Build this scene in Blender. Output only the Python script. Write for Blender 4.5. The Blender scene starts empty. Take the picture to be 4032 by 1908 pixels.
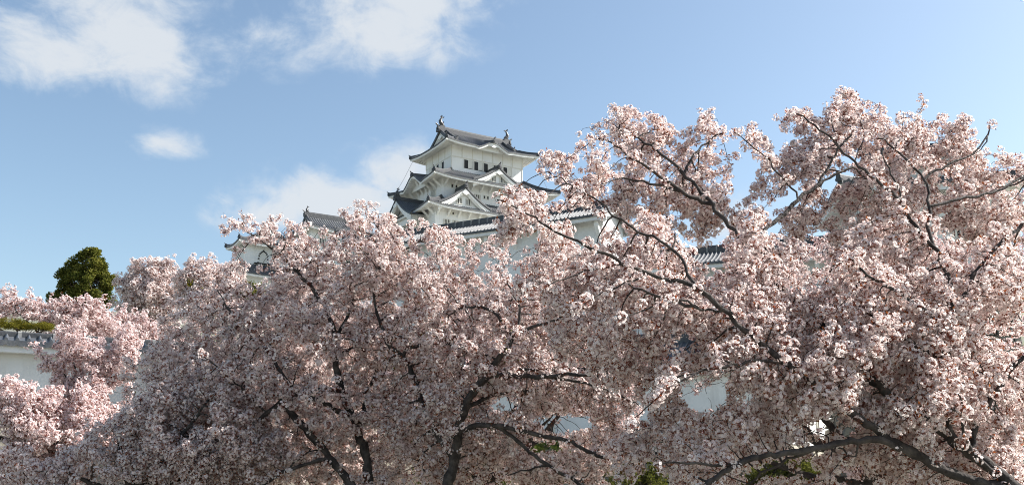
import bpy, math, random
import numpy as np
from mathutils import Vector, Matrix
from math import sin, cos, tan, radians, pi, sqrt, atan2, asin

random.seed(7)
rng = np.random.default_rng(7)
sc = bpy.context.scene
COL = sc.collection

# ------------------------------------------------------------------ camera
PITCH = radians(13.8)
FPX = 950 * 3.9375                       # focal length in pixels of the 4032-wide photograph
cam_d = bpy.data.cameras.new('camera')
cam_d.angle = 2 * math.atan(512 / 950)
cam_d.clip_start = 0.1
cam_d.clip_end = 8000
cam = bpy.data.objects.new('camera', cam_d)
COL.objects.link(cam)
cam.location = (0, 0, 0)
cam.rotation_euler = (pi / 2 + PITCH, 0, 0)
sc.camera = cam

# ------------------------------------------------------------------ sun + sky
SUN_AZ, SUN_EL = radians(78), radians(41)
SUN_DIR = Vector((sin(SUN_AZ) * cos(SUN_EL), cos(SUN_AZ) * cos(SUN_EL), sin(SUN_EL)))
sd = bpy.data.lights.new('sun', 'SUN')
sd.energy = 5.0
sd.angle = radians(0.5)
sd.color = (1.0, 0.965, 0.92)
so = bpy.data.objects.new('sun', sd)
COL.objects.link(so)
so.rotation_euler = SUN_DIR.to_track_quat('Z', 'Y').to_euler()

w = bpy.data.worlds.new('World')
sc.world = w
w.use_nodes = True
nt = w.node_tree
nt.nodes.clear()


def N(t, **kw):
    n = nt.nodes.new(t)
    for k, v in kw.items():
        setattr(n, k, v)
    return n


def M_(op, a, b=None, c=None):
    n = N('ShaderNodeMath', operation=op)
    for i, v in enumerate((a, b, c)):
        if v is None:
            continue
        if isinstance(v, (int, float)):
            n.inputs[i].default_value = v
        else:
            nt.links.new(v, n.inputs[i])
    return n.outputs[0]


sky = N('ShaderNodeTexSky', sky_type='NISHITA')
sky.sun_disc = False
sky.sun_elevation = SUN_EL
sky.sun_rotation = SUN_AZ
sky.altitude = 20
sky.air_density = 1.0
sky.dust_density = 1.5
sky.ozone_density = 1.6
tc = N('ShaderNodeTexCoord')
sep = N('ShaderNodeSeparateXYZ')
nt.links.new(tc.outputs['Generated'], sep.inputs[0])
azm = M_('ARCTAN2', sep.outputs[0], sep.outputs[1])
elv = M_('ARCSINE', sep.outputs[2])


def ray(px, py):
    F = np.array([0, cos(PITCH), sin(PITCH)])
    U = np.array([0, -sin(PITCH), cos(PITCH)])
    R = np.array([1., 0, 0])
    return F + R * (px - 2016) / FPX - U * (py - 954) / FPX


def at(px, py, Y):
    """world point seen at pixel (px, py) at forward distance Y"""
    r = ray(px, py)
    return r * (Y / r[1])


def proj(P):
    P = np.asarray(P)
    zc = P[..., 1] * cos(PITCH) + P[..., 2] * sin(PITCH)
    yc = -P[..., 1] * sin(PITCH) + P[..., 2] * cos(PITCH)
    return np.stack([2016 + FPX * P[..., 0] / zc, 954 - FPX * yc / zc], -1)


# clouds: soft banks of noise in compass directions of the sky
CLOUDS = [  # azimuth, elevation, half width, half height (degrees), strength
    (-9.5, 26.4, 7.0, 2.7, 1.15), (-6.0, 28.2, 5.5, 2.2, 1.2), (-14.0, 25.6, 5.0, 1.5, .8), (-5.2, 25.4, 2.2, 1.6, .7), (-3.5, 27.5, 2.5, 1.6, .7),
    (-24.5, 25.0, 7.0, 4.4, 1.0), (-28.0, 22.2, 6.0, 2.6, 1.05), (-19.5, 28.8, 3.6, 1.6, 1.0), (-29, 29, 5, 3, .7), (-20.5, 24.5, 3.5, 1.8, .7),
    (-21.3, 18.5, 2.3, 1.0, 1.15), (-14.5, 17.6, 2.4, 1.7, .4), (-17, 16, 3, 1, .35),
    (-10.5, 16.0, 5.5, 1.9, 1.35), (-7.0, 17.8, 3.6, 1.9, 1.35), (-14.5, 15.0, 4.5, 1.4, 1.05), (-17, 26.5, 15, 4.5, .5), (6, 15.5, 3.0, 2.2, .6), (14, 14, 6, 3, .45),
    (-40, 20, 8, 5, .7), (45, 22, 9, 4, .6), (80, 25, 14, 6, .5), (120, 30, 16, 7, .6), (-90, 30, 16, 8, .7), (-140, 28, 18, 8, .7), (170, 35, 16, 8, .6)]
acc = None
for a, e, wa, he, s in CLOUDS:
    dx = M_('DIVIDE', M_('SUBTRACT', azm, radians(a)), radians(wa))
    dy = M_('DIVIDE', M_('SUBTRACT', elv, radians(e)), radians(he))
    r2 = M_('ADD', M_('MULTIPLY', dx, dx), M_('MULTIPLY', dy, dy))
    g = M_('MULTIPLY', M_('EXPONENT', M_('MULTIPLY', r2, -1.0)), s)
    g = M_('MULTIPLY', g, 1.14)
    acc = g if acc is None else M_('MAXIMUM', acc, g)
mp = N('ShaderNodeMapping')
mp.inputs['Scale'].default_value = (1, 1, 1.5)
nt.links.new(tc.outputs['Generated'], mp.inputs[0])
nz = N('ShaderNodeTexNoise')
nz.inputs['Scale'].default_value = 7.5
nz.inputs['Detail'].default_value = 12
nz.inputs['Roughness'].default_value = .60
nz.inputs['Lacunarity'].default_value = 2.1
nz.inputs['Distortion'].default_value = .35
nt.links.new(mp.outputs[0], nz.inputs['Vector'])
nz2 = N('ShaderNodeTexNoise')
nz2.inputs['Scale'].default_value = 17
nz2.inputs['Detail'].default_value = 11
nz2.inputs['Distortion'].default_value = .5
nz2.inputs['Roughness'].default_value = .62
nt.links.new(mp.outputs[0], nz2.inputs['Vector'])
nn = M_('ADD', M_('MULTIPLY', M_('SUBTRACT', nz.outputs[0], .5), 2.6), M_('MULTIPLY', M_('SUBTRACT', nz2.outputs[0], .5), 1.9))
cl = M_('ADD', acc, M_('MULTIPLY', nn, M_('MINIMUM', M_('ADD', M_('MULTIPLY', acc, 1.6), .25), 1.0)))
mr = N('ShaderNodeMapRange', interpolation_type='SMOOTHSTEP')
mr.inputs['From Min'].default_value = .30
mr.inputs['From Max'].default_value = 1.4
nt.links.new(cl, mr.inputs['Value'])
cf = M_('MULTIPLY', mr.outputs[0], .88)
mx = N('ShaderNodeMix', data_type='RGBA')
nt.links.new(cf, mx.inputs['Factor'])
stint = N('ShaderNodeMix', data_type='RGBA', blend_type='MULTIPLY')
stint.inputs['Factor'].default_value = 1
nt.links.new(sky.outputs[0], stint.inputs[6])
stint.inputs[7].default_value = (1.05, 1.05, .97, 1)
nt.links.new(stint.outputs[2], mx.inputs[6])
ccol = N('ShaderNodeMix', data_type='RGBA')
ccol.inputs[6].default_value = (3.4, 3.95, 4.55, 1)
ccol.inputs[7].default_value = (3.95, 4.15, 4.35, 1)
nt.links.new(mr.outputs[0], ccol.inputs['Factor'])
nt.links.new(ccol.outputs[2], mx.inputs[7])
bg = N('ShaderNodeBackground')
bg.inputs[1].default_value = 0.085
nt.links.new(mx.outputs[2], bg.inputs[0])
wo = N('ShaderNodeOutputWorld')
nt.links.new(bg.outputs[0], wo.inputs[0])

sc.view_settings.view_transform = 'Standard'
sc.view_settings.look = 'None'
sc.view_settings.exposure = 1.22
sc.view_settings.gamma = 1
sc.view_settings.use_curve_mapping = False
cy = sc.cycles
cy.max_bounces = 6
cy.diffuse_bounces = 4
cy.glossy_bounces = 2
cy.transmission_bounces = 4
cy.transparent_max_bounces = 4
cy.filter_width = 1.0
cy.use_denoising = True
cy.denoiser = 'OPENIMAGEDENOISE'
cy.denoising_input_passes = 'RGB_ALBEDO_NORMAL'
cy.denoising_prefilter = 'FAST'
cy.sample_clamp_indirect = 6
cy.caustics_reflective = False
cy.caustics_refractive = False


# ------------------------------------------------------------------ materials
def mat(name, col, rough=.8, noise=None, bump=None, col2=None, spec=.3):
    m = bpy.data.materials.new(name)
    m.use_nodes = True
    t = m.node_tree
    b = t.nodes['Principled BSDF']
    b.inputs['Roughness'].default_value = rough
    b.inputs['Specular IOR Level'].default_value = spec
    b.inputs['Base Color'].default_value = (*col, 1)
    co = t.nodes.new('ShaderNodeTexCoord')
    if noise:
        scl, lo, hi = noise
        n = t.nodes.new('ShaderNodeTexNoise')
        n.inputs['Scale'].default_value = scl
        n.inputs['Detail'].default_value = 7
        n.inputs['Roughness'].default_value = .65
        t.links.new(co.outputs['Object'], n.inputs['Vector'])
        r = t.nodes.new('ShaderNodeMapRange')
        r.inputs['From Min'].default_value = lo
        r.inputs['From Max'].default_value = hi
        t.links.new(n.outputs[0], r.inputs['Value'])
        x = t.nodes.new('ShaderNodeMix')
        x.data_type = 'RGBA'
        x.inputs[6].default_value = (*col, 1)
        x.inputs[7].default_value = (*(col2 or col), 1)
        t.links.new(r.outputs[0], x.inputs['Factor'])
        t.links.new(x.outputs[2], b.inputs['Base Color'])
    if bump:
        scl, st, dist = bump
        n2 = t.nodes.new('ShaderNodeTexNoise')
        n2.inputs['Scale'].default_value = scl
        n2.inputs['Detail'].default_value = 5
        t.links.new(co.outputs['Object'], n2.inputs['Vector'])
        bp = t.nodes.new('ShaderNodeBump')
        bp.inputs['Strength'].default_value = st
        bp.inputs['Distance'].default_value = dist
        t.links.new(n2.outputs[0], bp.inputs['Height'])
        t.links.new(bp.outputs[0], b.inputs['Normal'])
    return m


def streaks(m, amt=.3, dark=(.42, .40, .36)):
    """rain streaks running down a plastered wall"""
    t = m.node_tree
    b = t.nodes['Principled BSDF']
    src = b.inputs['Base Color'].links[0].from_socket
    co = t.nodes.new('ShaderNodeTexCoord')
    mp_ = t.nodes.new('ShaderNodeMapping')
    mp_.inputs['Scale'].default_value = (1.9, 1.9, .16)
    t.links.new(co.outputs['Object'], mp_.inputs[0])
    n = t.nodes.new('ShaderNodeTexNoise')
    n.inputs['Scale'].default_value = 1.0
    n.inputs['Detail'].default_value = 6
    n.inputs['Roughness'].default_value = .7
    t.links.new(mp_.outputs[0], n.inputs['Vector'])
    r = t.nodes.new('ShaderNodeMapRange')
    r.inputs['From Min'].default_value = .52
    r.inputs['From Max'].default_value = .80
    r.inputs['To Max'].default_value = amt
    t.links.new(n.outputs[0], r.inputs['Value'])
    x = t.nodes.new('ShaderNodeMix')
    x.data_type = 'RGBA'
    t.links.new(r.outputs[0], x.inputs['Factor'])
    t.links.new(src, x.inputs[6])
    x.inputs[7].default_value = (*dark, 1)
    t.links.new(x.outputs[2], b.inputs['Base Color'])


def petal_mat(name, a, b, tr, tfac=.45):
    """thin petals and leaves: diffuse plus translucent, tint varies from flower to flower"""
    m = bpy.data.materials.new(name)
    m.use_nodes = True
    t = m.node_tree
    t.nodes.clear()
    out = t.nodes.new('ShaderNodeOutputMaterial')
    at_ = t.nodes.new('ShaderNodeAttribute')
    at_.attribute_name = 'tint'
    x = t.nodes.new('ShaderNodeMix')
    x.data_type = 'RGBA'
    x.inputs[6].default_value = (*a, 1)
    x.inputs[7].default_value = (*b, 1)
    t.links.new(at_.outputs['Fac'], x.inputs['Factor'])
    d = t.nodes.new('ShaderNodeBsdfDiffuse')
    t.links.new(x.outputs[2], d.inputs[0])
    tl = t.nodes.new('ShaderNodeBsdfTranslucent')
    mt = t.nodes.new('ShaderNodeMix')
    mt.data_type = 'RGBA'
    mt.blend_type = 'MULTIPLY'
    mt.inputs['Factor'].default_value = 1
    t.links.new(x.outputs[2], mt.inputs[6])
    mt.inputs[7].default_value = (*tr, 1)
    t.links.new(mt.outputs[2], tl.inputs[0])
    ms = t.nodes.new('ShaderNodeMixShader')
    ms.inputs[0].default_value = tfac
    t.links.new(d.outputs[0], ms.inputs[1])
    t.links.new(tl.outputs[0], ms.inputs[2])
    t.links.new(ms.outputs[0], out.inputs[0])
    return m


PLASTER = mat('white_plaster', (.83, .83, .815), .85, (.55, .42, .75), None, (.74, .735, .715))
PLASTER2 = mat('white_plaster_wall', (.74, .745, .74), .85, (.8, .45, .75), None, (.63, .63, .615))
streaks(PLASTER, .35)
streaks(PLASTER2, .45)
TILE = mat('grey_roof_tile', (.055, .06, .068), .58, (1.3, .35, .7), (9, .4, .03), (.125, .127, .13), .4)
TILE2 = mat('dark_roof_tile', (.05, .056, .068), .45, (2.0, .35, .7), (9, .4, .03), (.10, .105, .11), .5)
RIDGE = mat('dark_ridge_tile', (.04, .043, .05), .5, (3, .4, .7), (7, .5, .03), (.085, .085, .085), .5)
MORTAR = mat('tile_mortar', (.30, .30, .29), .8, (3, .4, .7), None, (.20, .20, .195))
DARK = mat('dark_opening', (.018, .018, .02), .6)
SHUTTER = mat('shutter_white', (.72, .70, .64), .7, (3, .4, .7), None, (.66, .64, .58))
STONE = mat('castle_stone', (.30, .27, .21), .9, (1.6, .35, .65), (6, .7, .05), (.17, .155, .13))
STONE2 = mat('pale_castle_stone', (.36, .33, .27), .9, (2.1, .35, .65), (6, .7, .05), (.2, .18, .15))
GROUND = mat('gravelly_earth', (.27, .26, .24), .95, (.12, .40, .62), (4, .6, .08), (.13, .14, .08))
BARK = mat('cherry_bark', (.028, .022, .02), .88, (6, .42, .66), (22, 1.0, .03), (.095, .08, .07))
BARK2 = mat('evergreen_bark', (.06, .045, .035), .9, (6, .35, .65), (20, .8, .03), (.11, .085, .06))
PETAL = petal_mat('cherry_petal', (.90, .855, .83), (.86, .73, .70), (.985, .93, .905), .5)
PETAL_PINK = petal_mat('cherry_petal_pink', (.88, .805, .79), (.82, .675, .66), (.98, .90, .88), .48)
STEM = petal_mat('flower_stem', (.16, .04, .03), (.25, .085, .055), (.9, .7, .5), .3)
BRONZE = petal_mat('young_cherry_leaf', (.22, .06, .03), (.30, .12, .05), (.95, .75, .5), .45)
GREENLEAF = petal_mat('young_green_leaf', (.22, .20, .04), (.13, .15, .03), (.95, .95, .5), .45)
EVERGREEN = petal_mat('evergreen_leaf', (.05, .07, .02), (.20, .185, .045), (.8, .9, .4), .3)
PINE = petal_mat('pine_needle', (.085, .09, .02), (.21, .175, .03), (.9, .9, .4), .25)
SHRUB = petal_mat('shrub_leaf', (.045, .062, .022), (.10, .12, .035), (.8, .9, .4), .3)
SHRUBY = petal_mat('yellow_shrub_leaf', (.075, .085, .03), (.15, .145, .05), (.9, .95, .4), .4)


# ------------------------------------------------------------------ mesh helper
class MB:
    def __init__(self):
        self.v = []
        self.f = []
        self.m = []

    def add(self, vs, fs, m=0):
        o = len(self.v)
        self.v.extend([tuple(p) for p in vs])
        self.f.extend([tuple(i + o for i in f) for f in fs])
        self.m.extend([m] * len(fs))

    def box(self, x0, x1, y0, y1, z0, z1, m=0):
        v = [(x0, y0, z0), (x1, y0, z0), (x1, y1, z0), (x0, y1, z0), (x0, y0, z1), (x1, y0, z1), (x1, y1, z1), (x0, y1, z1)]
        self.add(v, [(0, 3, 2, 1), (4, 5, 6, 7), (0, 1, 5, 4), (1, 2, 6, 5), (2, 3, 7, 6), (3, 0, 4, 7)], m)

    def hexa(self, b, t, m=0):
        self.add(list(b) + list(t), [(0, 3, 2, 1), (4, 5, 6, 7), (0, 1, 5, 4), (1, 2, 6, 5), (2, 3, 7, 6), (3, 0, 4, 7)], m)

    def grid(self, P, m=0):
        r, c = len(P), len(P[0])
        vs = [p for row in P for p in row]
        self.add(vs, [(i * c + j, i * c + j + 1, (i + 1) * c + j + 1, (i + 1) * c + j) for i in range(r - 1) for j in range(c - 1)], m)

    def tube(self, pts, rad, n=8, m=0, cap=True, up=(0, 0, 1)):
        pts = [Vector(p) for p in pts]
        rows = []
        pr = None
        for i, p in enumerate(pts):
            d = (pts[min(i + 1, len(pts) - 1)] - pts[max(i - 1, 0)]).normalized()
            if pr is None:
                a = d.cross(Vector(up))
                if a.length < 1e-3:
                    a = d.cross(Vector((1, 0, 0)))
            else:
                a = pr - d * pr.dot(d)
            a.normalize()
            pr = a
            b = d.cross(a)
            r = rad[i] if hasattr(rad, '__len__') else rad
            rows.append([p + (a * cos(2 * pi * k / n) + b * sin(2 * pi * k / n)) * r for k in range(n)])
        o = len(self.v)
        vs = [q for r_ in rows for q in r_]
        fs = [(i * n + k, i * n + (k + 1) % n, (i + 1) * n + (k + 1) % n, (i + 1) * n + k) for i in range(len(rows) - 1) for k in range(n)]
        if cap:
            fs.append(tuple(range(n))[::-1])
            fs.append(tuple(len(vs) - n + k for k in range(n)))
        self.add(vs, fs, m)

    def sweep(self, pts, prof, m=0, cap=True):
        """sweep a (side, up) profile along pts keeping it upright"""
        pts = [Vector(p) for p in pts]
        rows = []
        for i, p in enumerate(pts):
            d = pts[min(i + 1, len(pts) - 1)] - pts[max(i - 1, 0)]
            d.normalize()
            s = d.cross(Vector((0, 0, 1)))
            s.normalize()
            u = s.cross(d)
            rows.append([p + s * a + u * b for a, b in prof])
        n = len(prof)
        vs = [q for r_ in rows for q in r_]
        fs = [(i * n + k, i * n + (k + 1) % n, (i + 1) * n + (k + 1) % n, (i + 1) * n + k) for i in range(len(rows) - 1) for k in range(n)]
        if cap:
            fs.append(tuple(range(n))[::-1])
            fs.append(tuple(len(vs) - n + k for k in range(n)))
        self.add(vs, fs, m)

    def plate(self, pts, thick, m=0):
        """extrude a planar outline by the vector thick"""
        n = len(pts)
        a = [Vector(p) for p in pts]
        b = [p + Vector(thick) for p in a]
        self.add(a + b, [tuple(range(n))[::-1], tuple(range(n, 2 * n))] + [(i, (i + 1) % n, n + (i + 1) % n, n + i) for i in range(n)], m)

    def build(self, name, mats, parent=None, smooth=False):
        me = bpy.data.meshes.new(name)
        me.from_pydata([tuple(p) for p in self.v], [], self.f)
        for k in (mats if isinstance(mats, (list, tuple)) else [mats]):
            me.materials.append(k)
        me.polygons.foreach_set('material_index', self.m)
        if smooth:
            me.polygons.foreach_set('use_smooth', [True] * len(self.f))
        me.update()
        o = bpy.data.objects.new(name, me)
        COL.objects.link(o)
        if parent:
            o.parent = parent
        return o


def tag(o, label=None, cat=None, group=None, kind=None):
    for k, v in (('label', label), ('category', cat), ('group', group), ('kind', kind)):
        if v:
            o[k] = v
    return o


def empty(name, loc, rz=0, label=None, cat=None, group=None):
    o = bpy.data.objects.new(name, None)
    COL.objects.link(o)
    o.location = loc
    o.rotation_euler = (0, 0, rz)
    o.empty_display_size = .5
    return tag(o, label, cat, group)


# ------------------------------------------------------------------ ground sheet
def ground_z(x, y):
    def ss(a, b, t):
        t = np.clip((t - a) / (b - a), 0, 1)
        return t * t * (3 - 2 * t)
    h = 9 * ss(62, 92, y) + 14 * ss(75, 128, y)
    fall = (1 - ss(60, 150, np.abs(x))) * (1 - ss(200, 320, y))
    return -1.7 + h * fall


g = MB()
xs = np.concatenate([[-4000, -1500, -600, -300], np.linspace(-180, 180, 61), [300, 600, 1500, 4000]])
ys = np.concatenate([[-4000, -1000, -200], np.linspace(-40, 340, 77), [600, 1500, 5000]])
g.grid([[(x, y, float(ground_z(x, y)) + (random.uniform(-.12, .12) if 10 < y < 330 and abs(x) < 170 else 0)) for x in xs] for y in ys])
tag(g.build('ground', GROUND, smooth=True), kind='structure')

# ------------------------------------------------------------------ Japanese roofs
RIB = ((0, 0), (.30, 0), (.40, .75), (.5, 1), (.60, .75), (.70, 0))


class Side:
    """one slope of a tiled roof: s runs along the eave, d inwards"""

    def __init__(self, o, ex, ei, L, D, ze, rise, kl=None, kr=None, lift=.4, lw=2.2, kara=(), a=.62):
        self.o, self.ex, self.ei = Vector(o), Vector(ex), Vector(ei)
        self.L, self.D, self.ze, self.rise, self.kl, self.kr = L, D, ze, rise, kl, kr
        self.lift, self.lw, self.kara, self.a = lift, lw, kara, a

    def up(self, s):
        z = 0
        if self.lift:
            z += self.lift * (math.exp(-(max(s, 0) / self.lw) ** 1.4) + math.exp(-(max(self.L - s, 0) / self.lw) ** 1.4))
        return z

    def kr_(self, s):
        z = 0
        for c, hw, A in self.kara:
            x = abs((s - c) / hw)
            if x < 1.25:
                z += A * (cos(pi * min(x, 1) / 2) ** 2 * 1.0 - .10 * math.exp(-((x - 1) / .16) ** 2))
        return z

    def z(self, s, d):
        t = d / self.D
        return self.ze + self.rise * (self.a * t + (1 - self.a) * t * t) + self.up(s) * max(0, 1 - t) ** 2 + self.kr_(s) * max(0, 1 - t) ** 1.2

    def dmax(self, s):
        d = self.D
        if self.kl:
            d = min(d, s * self.kl)
        if self.kr:
            d = min(d, (self.L - s) * self.kr)
        return max(d, 0)

    def P(self, s, d, z):
        p = self.o + self.ex * s + self.ei * d
        return (p.x, p.y, z)

    def tiles(self, mb, pitch=.42, rib=.10, rows=7, drop=.17, m=0):
        n = max(1, round(self.L / pitch))
        pt = self.L / n
        cols = [(i * pt + f * pt, h) for i in range(n) for f, h in RIB] + [(self.L, 0)]
        G = []
        for j in range(rows + 1):
            row = []
            for s, h in cols:
                d = self.dmax(s) * j / rows
                row.append(self.P(s, d, self.z(s, d) + h * rib))
            G.append(row)
        mb.grid(G, m)
        mb.grid([[self.P(s, 0, self.z(s, 0) - drop - .04 * (1 - h)) for s, h in cols], [self.P(s, 0, self.z(s, 0) + h * rib) for s, h in cols]], m)
        mb.grid([[self.P(s, .25, self.z(s, 0) - drop + .01) for s, h in cols], [self.P(s, 0, self.z(s, 0) - drop - .04 * (1 - h)) for s, h in cols]], m)

    def eave(self, mb, ov, drop=.15, f=.34, slope=.30, rafters=.46, rw=.17, rh=.2, m=0, inset=.1, end=None):
        n = max(2, int(self.L / .3))
        ss = [self.L * i / n for i in range(n + 1)]

        def di(s, d):
            if end is None:
                return min(d, max(self.dmax(s), .001) + .0)
            return d

        def zs(s, d):
            k = max(0, 1 - d / ov)
            return self.ze - drop - f + d * slope + self.up(s) * k + self.kr_(s) * (.35 + .65 * k)
        self.zs = zs
        mb.grid([[self.P(s, di(s, inset), zs(s, 0)) for s in ss], [self.P(s, di(s, inset), zs(s, 0) + f + .05) for s in ss]], m)
        mb.grid([[self.P(s, di(s, inset), zs(s, 0)) for s in ss], [self.P(s, di(s, inset + .22), zs(s, 0)) for s in ss],
                 [self.P(s, di(s, inset + .22), zs(s, inset + .22) + .13) for s in ss], [self.P(s, di(s, ov + .02), zs(s, ov) + .13) for s in ss]], m)
        if rafters:
            k = int(self.L / rafters)
            for i in range(1, k):
                s = self.L * i / k
                d1 = di(s, ov + .02)
                d0 = inset + .12
                if d1 < d0 + .2:
                    continue
                b = [self.P(s - rw / 2, d0, zs(s, d0) - rh * .55), self.P(s + rw / 2, d0, zs(s, d0) - rh * .55), self.P(s + rw / 2, d1, zs(s, d1) - rh * .4), self.P(s - rw / 2, d1, zs(s, d1) - rh * .4)]
                t = [self.P(s - rw / 2, d0, zs(s, d0) + .13), self.P(s + rw / 2, d0, zs(s, d0) + .13), self.P(s + rw / 2, d1, zs(s, d1) + .14), self.P(s - rw / 2, d1, zs(s, d1) + .14)]
                mb.hexa(b, t, m)


RP = lambda w, h: [(-w / 2, -.25), (-w / 2, h * .62), (-w * .30, h * .66), (-w * .26, h * .9), (0, h), (w * .26, h * .9), (w * .30, h * .66), (w / 2, h * .62), (w / 2, -.25)]


def ridge(pts, w, h, parent, name='ridge', m=RIDGE, bands=0):
    mb = MB()
    mb.sweep(pts, RP(w, h))
    if bands:
        a = [Vector(p) for p in pts]
        L = sum((a[i + 1] - a[i]).length for i in range(len(a) - 1))
        k = int(L / bands)
        for i in range(1, k):
            q = L * i / k
            j = 0
            while j < len(a) - 2 and q > (a[j + 1] - a[j]).length:
                q -= (a[j + 1] - a[j]).length
                j += 1
            d = (a[j + 1] - a[j]).normalized()
            c = a[j] + d * q
            mb.sweep([c - d * .05, c + d * .05], [(x * 1.12, y * 1.04 + .01) for x, y in RP(w, h)], 1)
    return mb.build(name, [m, MORTAR], parent)


def demon(p, d, s, parent, name='ridge_end_tile'):
    """end tile of a ridge: shouldered plate, boss and an upswept round finial; d points outwards"""
    mb = MB()
    d = Vector((d[0], d[1], 0)).normalized()
    t = Vector((-d.y, d.x, 0))
    p = Vector(p)
    u = Vector((0, 0, 1))
    prof = [(-.42, -.3), (-.5, .0), (-.36, .12), (-.34, .45), (-.18, .62), (0, .72), (.18, .62), (.34, .45), (.36, .12), (.5, 0), (.42, -.3)]
    mb.plate([p + t * a * s + u * b * s for a, b in prof], d * .22 * s)
    mb.tube([p + d * .2 * s + u * .2 * s, p + d * .34 * s + u * .2 * s], .2 * s, 10)
    mb.tube([p - d * .3 * s + u * .62 * s, p + d * .15 * s + u * .72 * s, p + d * .5 * s + u * 1.0 * s], [.13 * s, .13 * s, .11 * s], 8)
    return mb.build(name, RIDGE, parent)


def shachi(p, d, H, parent):
    """dolphin-like roof fish standing on its head, tail up; d = inward direction along the ridge"""
    mb = MB()
    d = Vector((d[0], d[1], 0)).normalized()
    t = Vector((-d.y, d.x, 0))
    u = Vector((0, 0, 1))
    p = Vector(p)
    q = lambda a, b: p + d * a * H + u * b * H
    mb.tube([q(.20, .02), q(.12, .10), q(.0, .20), q(-.10, .34), q(-.12, .50), q(-.06, .66), q(.02, .78), q(.05, .86)], [.10 * H, .17 * H, .19 * H, .17 * H, .135 * H, .10 * H, .065 * H, .04 * H], 10)
    for sg in (-1, 1):
        mb.plate([q(.02, .78) + t * sg * .01, q(-.10, .90) + t * sg * .08 * H, q(-.06, 1.02) + t * sg * .16 * H, q(.06, .93) + t * sg * .07 * H], t * .03 * H)
        mb.plate([q(.03, .80) + t * sg * .01, q(.13, .90) + t * sg * .06 * H, q(.24, .90) + t * sg * .10 * H, q(.17, .80) + t * sg * .03 * H], t * .03 * H)
        mb.plate([q(.0, .16) + t * sg * .17 * H, q(-.06, .34) + t * sg * .34 * H, q(.08, .30) + t * sg * .30 * H], d * .03 * H)
    for k in range(5):
        b = .28 + .1 * k
        x = (-.26, -.28, -.24, -.17, -.10)[k]
        mb.plate([q(x + .12, b - .05), q(x - .05, b + .06), q(x + .12, b + .07)], t * .03 * H)
    mb.box(-.001, .001, -.001, .001, 0, .001)
    mb.v[-8:] = [tuple(p + d * a * H + t * b * H + u * c * H) for c in (-.18, .05) for a, b in ((-.22, -.15), (.28, -.15), (.28, .15), (-.22, .15))]
    return mb.build('roof_fish_ornament', RIDGE, parent, smooth=False)


def skirt(root, X0, X1, Y0, Y1, x0, x1, y0, y1, ze, zt, ov, kara=None, lift=.5, pitch=.42, hips=True, slope=.3, tile=TILE, sides='SWEN', rs=1.0):
    """hipped skirt roof from the eave rectangle X,Y to the inner rectangle x,y -> roof part with eave and ridge sub-parts"""
    kara = kara or {}
    rise = zt - ze
    S = {'S': Side((X0, Y0, 0), (1, 0, 0), (0, 1, 0), X1 - X0, y0 - Y0, ze, rise, (y0 - Y0) / (x0 - X0), (y0 - Y0) / (X1 - x1), lift, 2.4, kara.get('S', ())),
         'N': Side((X1, Y1, 0), (-1, 0, 0), (0, -1, 0), X1 - X0, Y1 - y1, ze, rise, (Y1 - y1) / (X1 - x1), (Y1 - y1) / (x0 - X0), lift, 2.4, kara.get('N', ())),
         'W': Side((X0, Y1, 0), (0, -1, 0), (1, 0, 0), Y1 - Y0, x0 - X0, ze, rise, (x0 - X0) / (Y1 - y1), (x0 - X0) / (y0 - Y0), lift, 2.4, kara.get('W', ())),
         'E': Side((X1, Y0, 0), (0, 1, 0), (-1, 0, 0), Y1 - Y0, X1 - x1, ze, rise, (X1 - x1) / (y0 - Y0), (X1 - x1) / (Y1 - y1), lift, 2.4, kara.get('E', ()))}
    t, e = MB(), MB()
    for k in sides:
        S[k].tiles(t, pitch)
        S[k].eave(e, ov[0] if k in 'WE' else ov[1], slope=slope)
    roof = t.build('roof', tile, root)
    e.build('eave', PLASTER, roof)
    if hips:
        for (a, b, c, d_) in ((X0, Y0, x0, y0), (X1, Y0, x1, y0), (X0, Y1, x0, y1), (X1, Y1, x1, y1)):
            pts = []
            for i in range(9):
                q = i / 8
                zz = ze + rise * (.62 * q + .38 * q * q) + lift * 1.02 * (1 - q) ** 2 + .05
                pts.append((a + (c - a) * q, b + (d_ - b) * q, zz))
            ridge(pts, .42 * rs, .42 * rs, roof, 'hip_ridge')
            demon(pts[0], (a - c, b - d_), .62 * rs, roof)
    return roof, S


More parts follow.
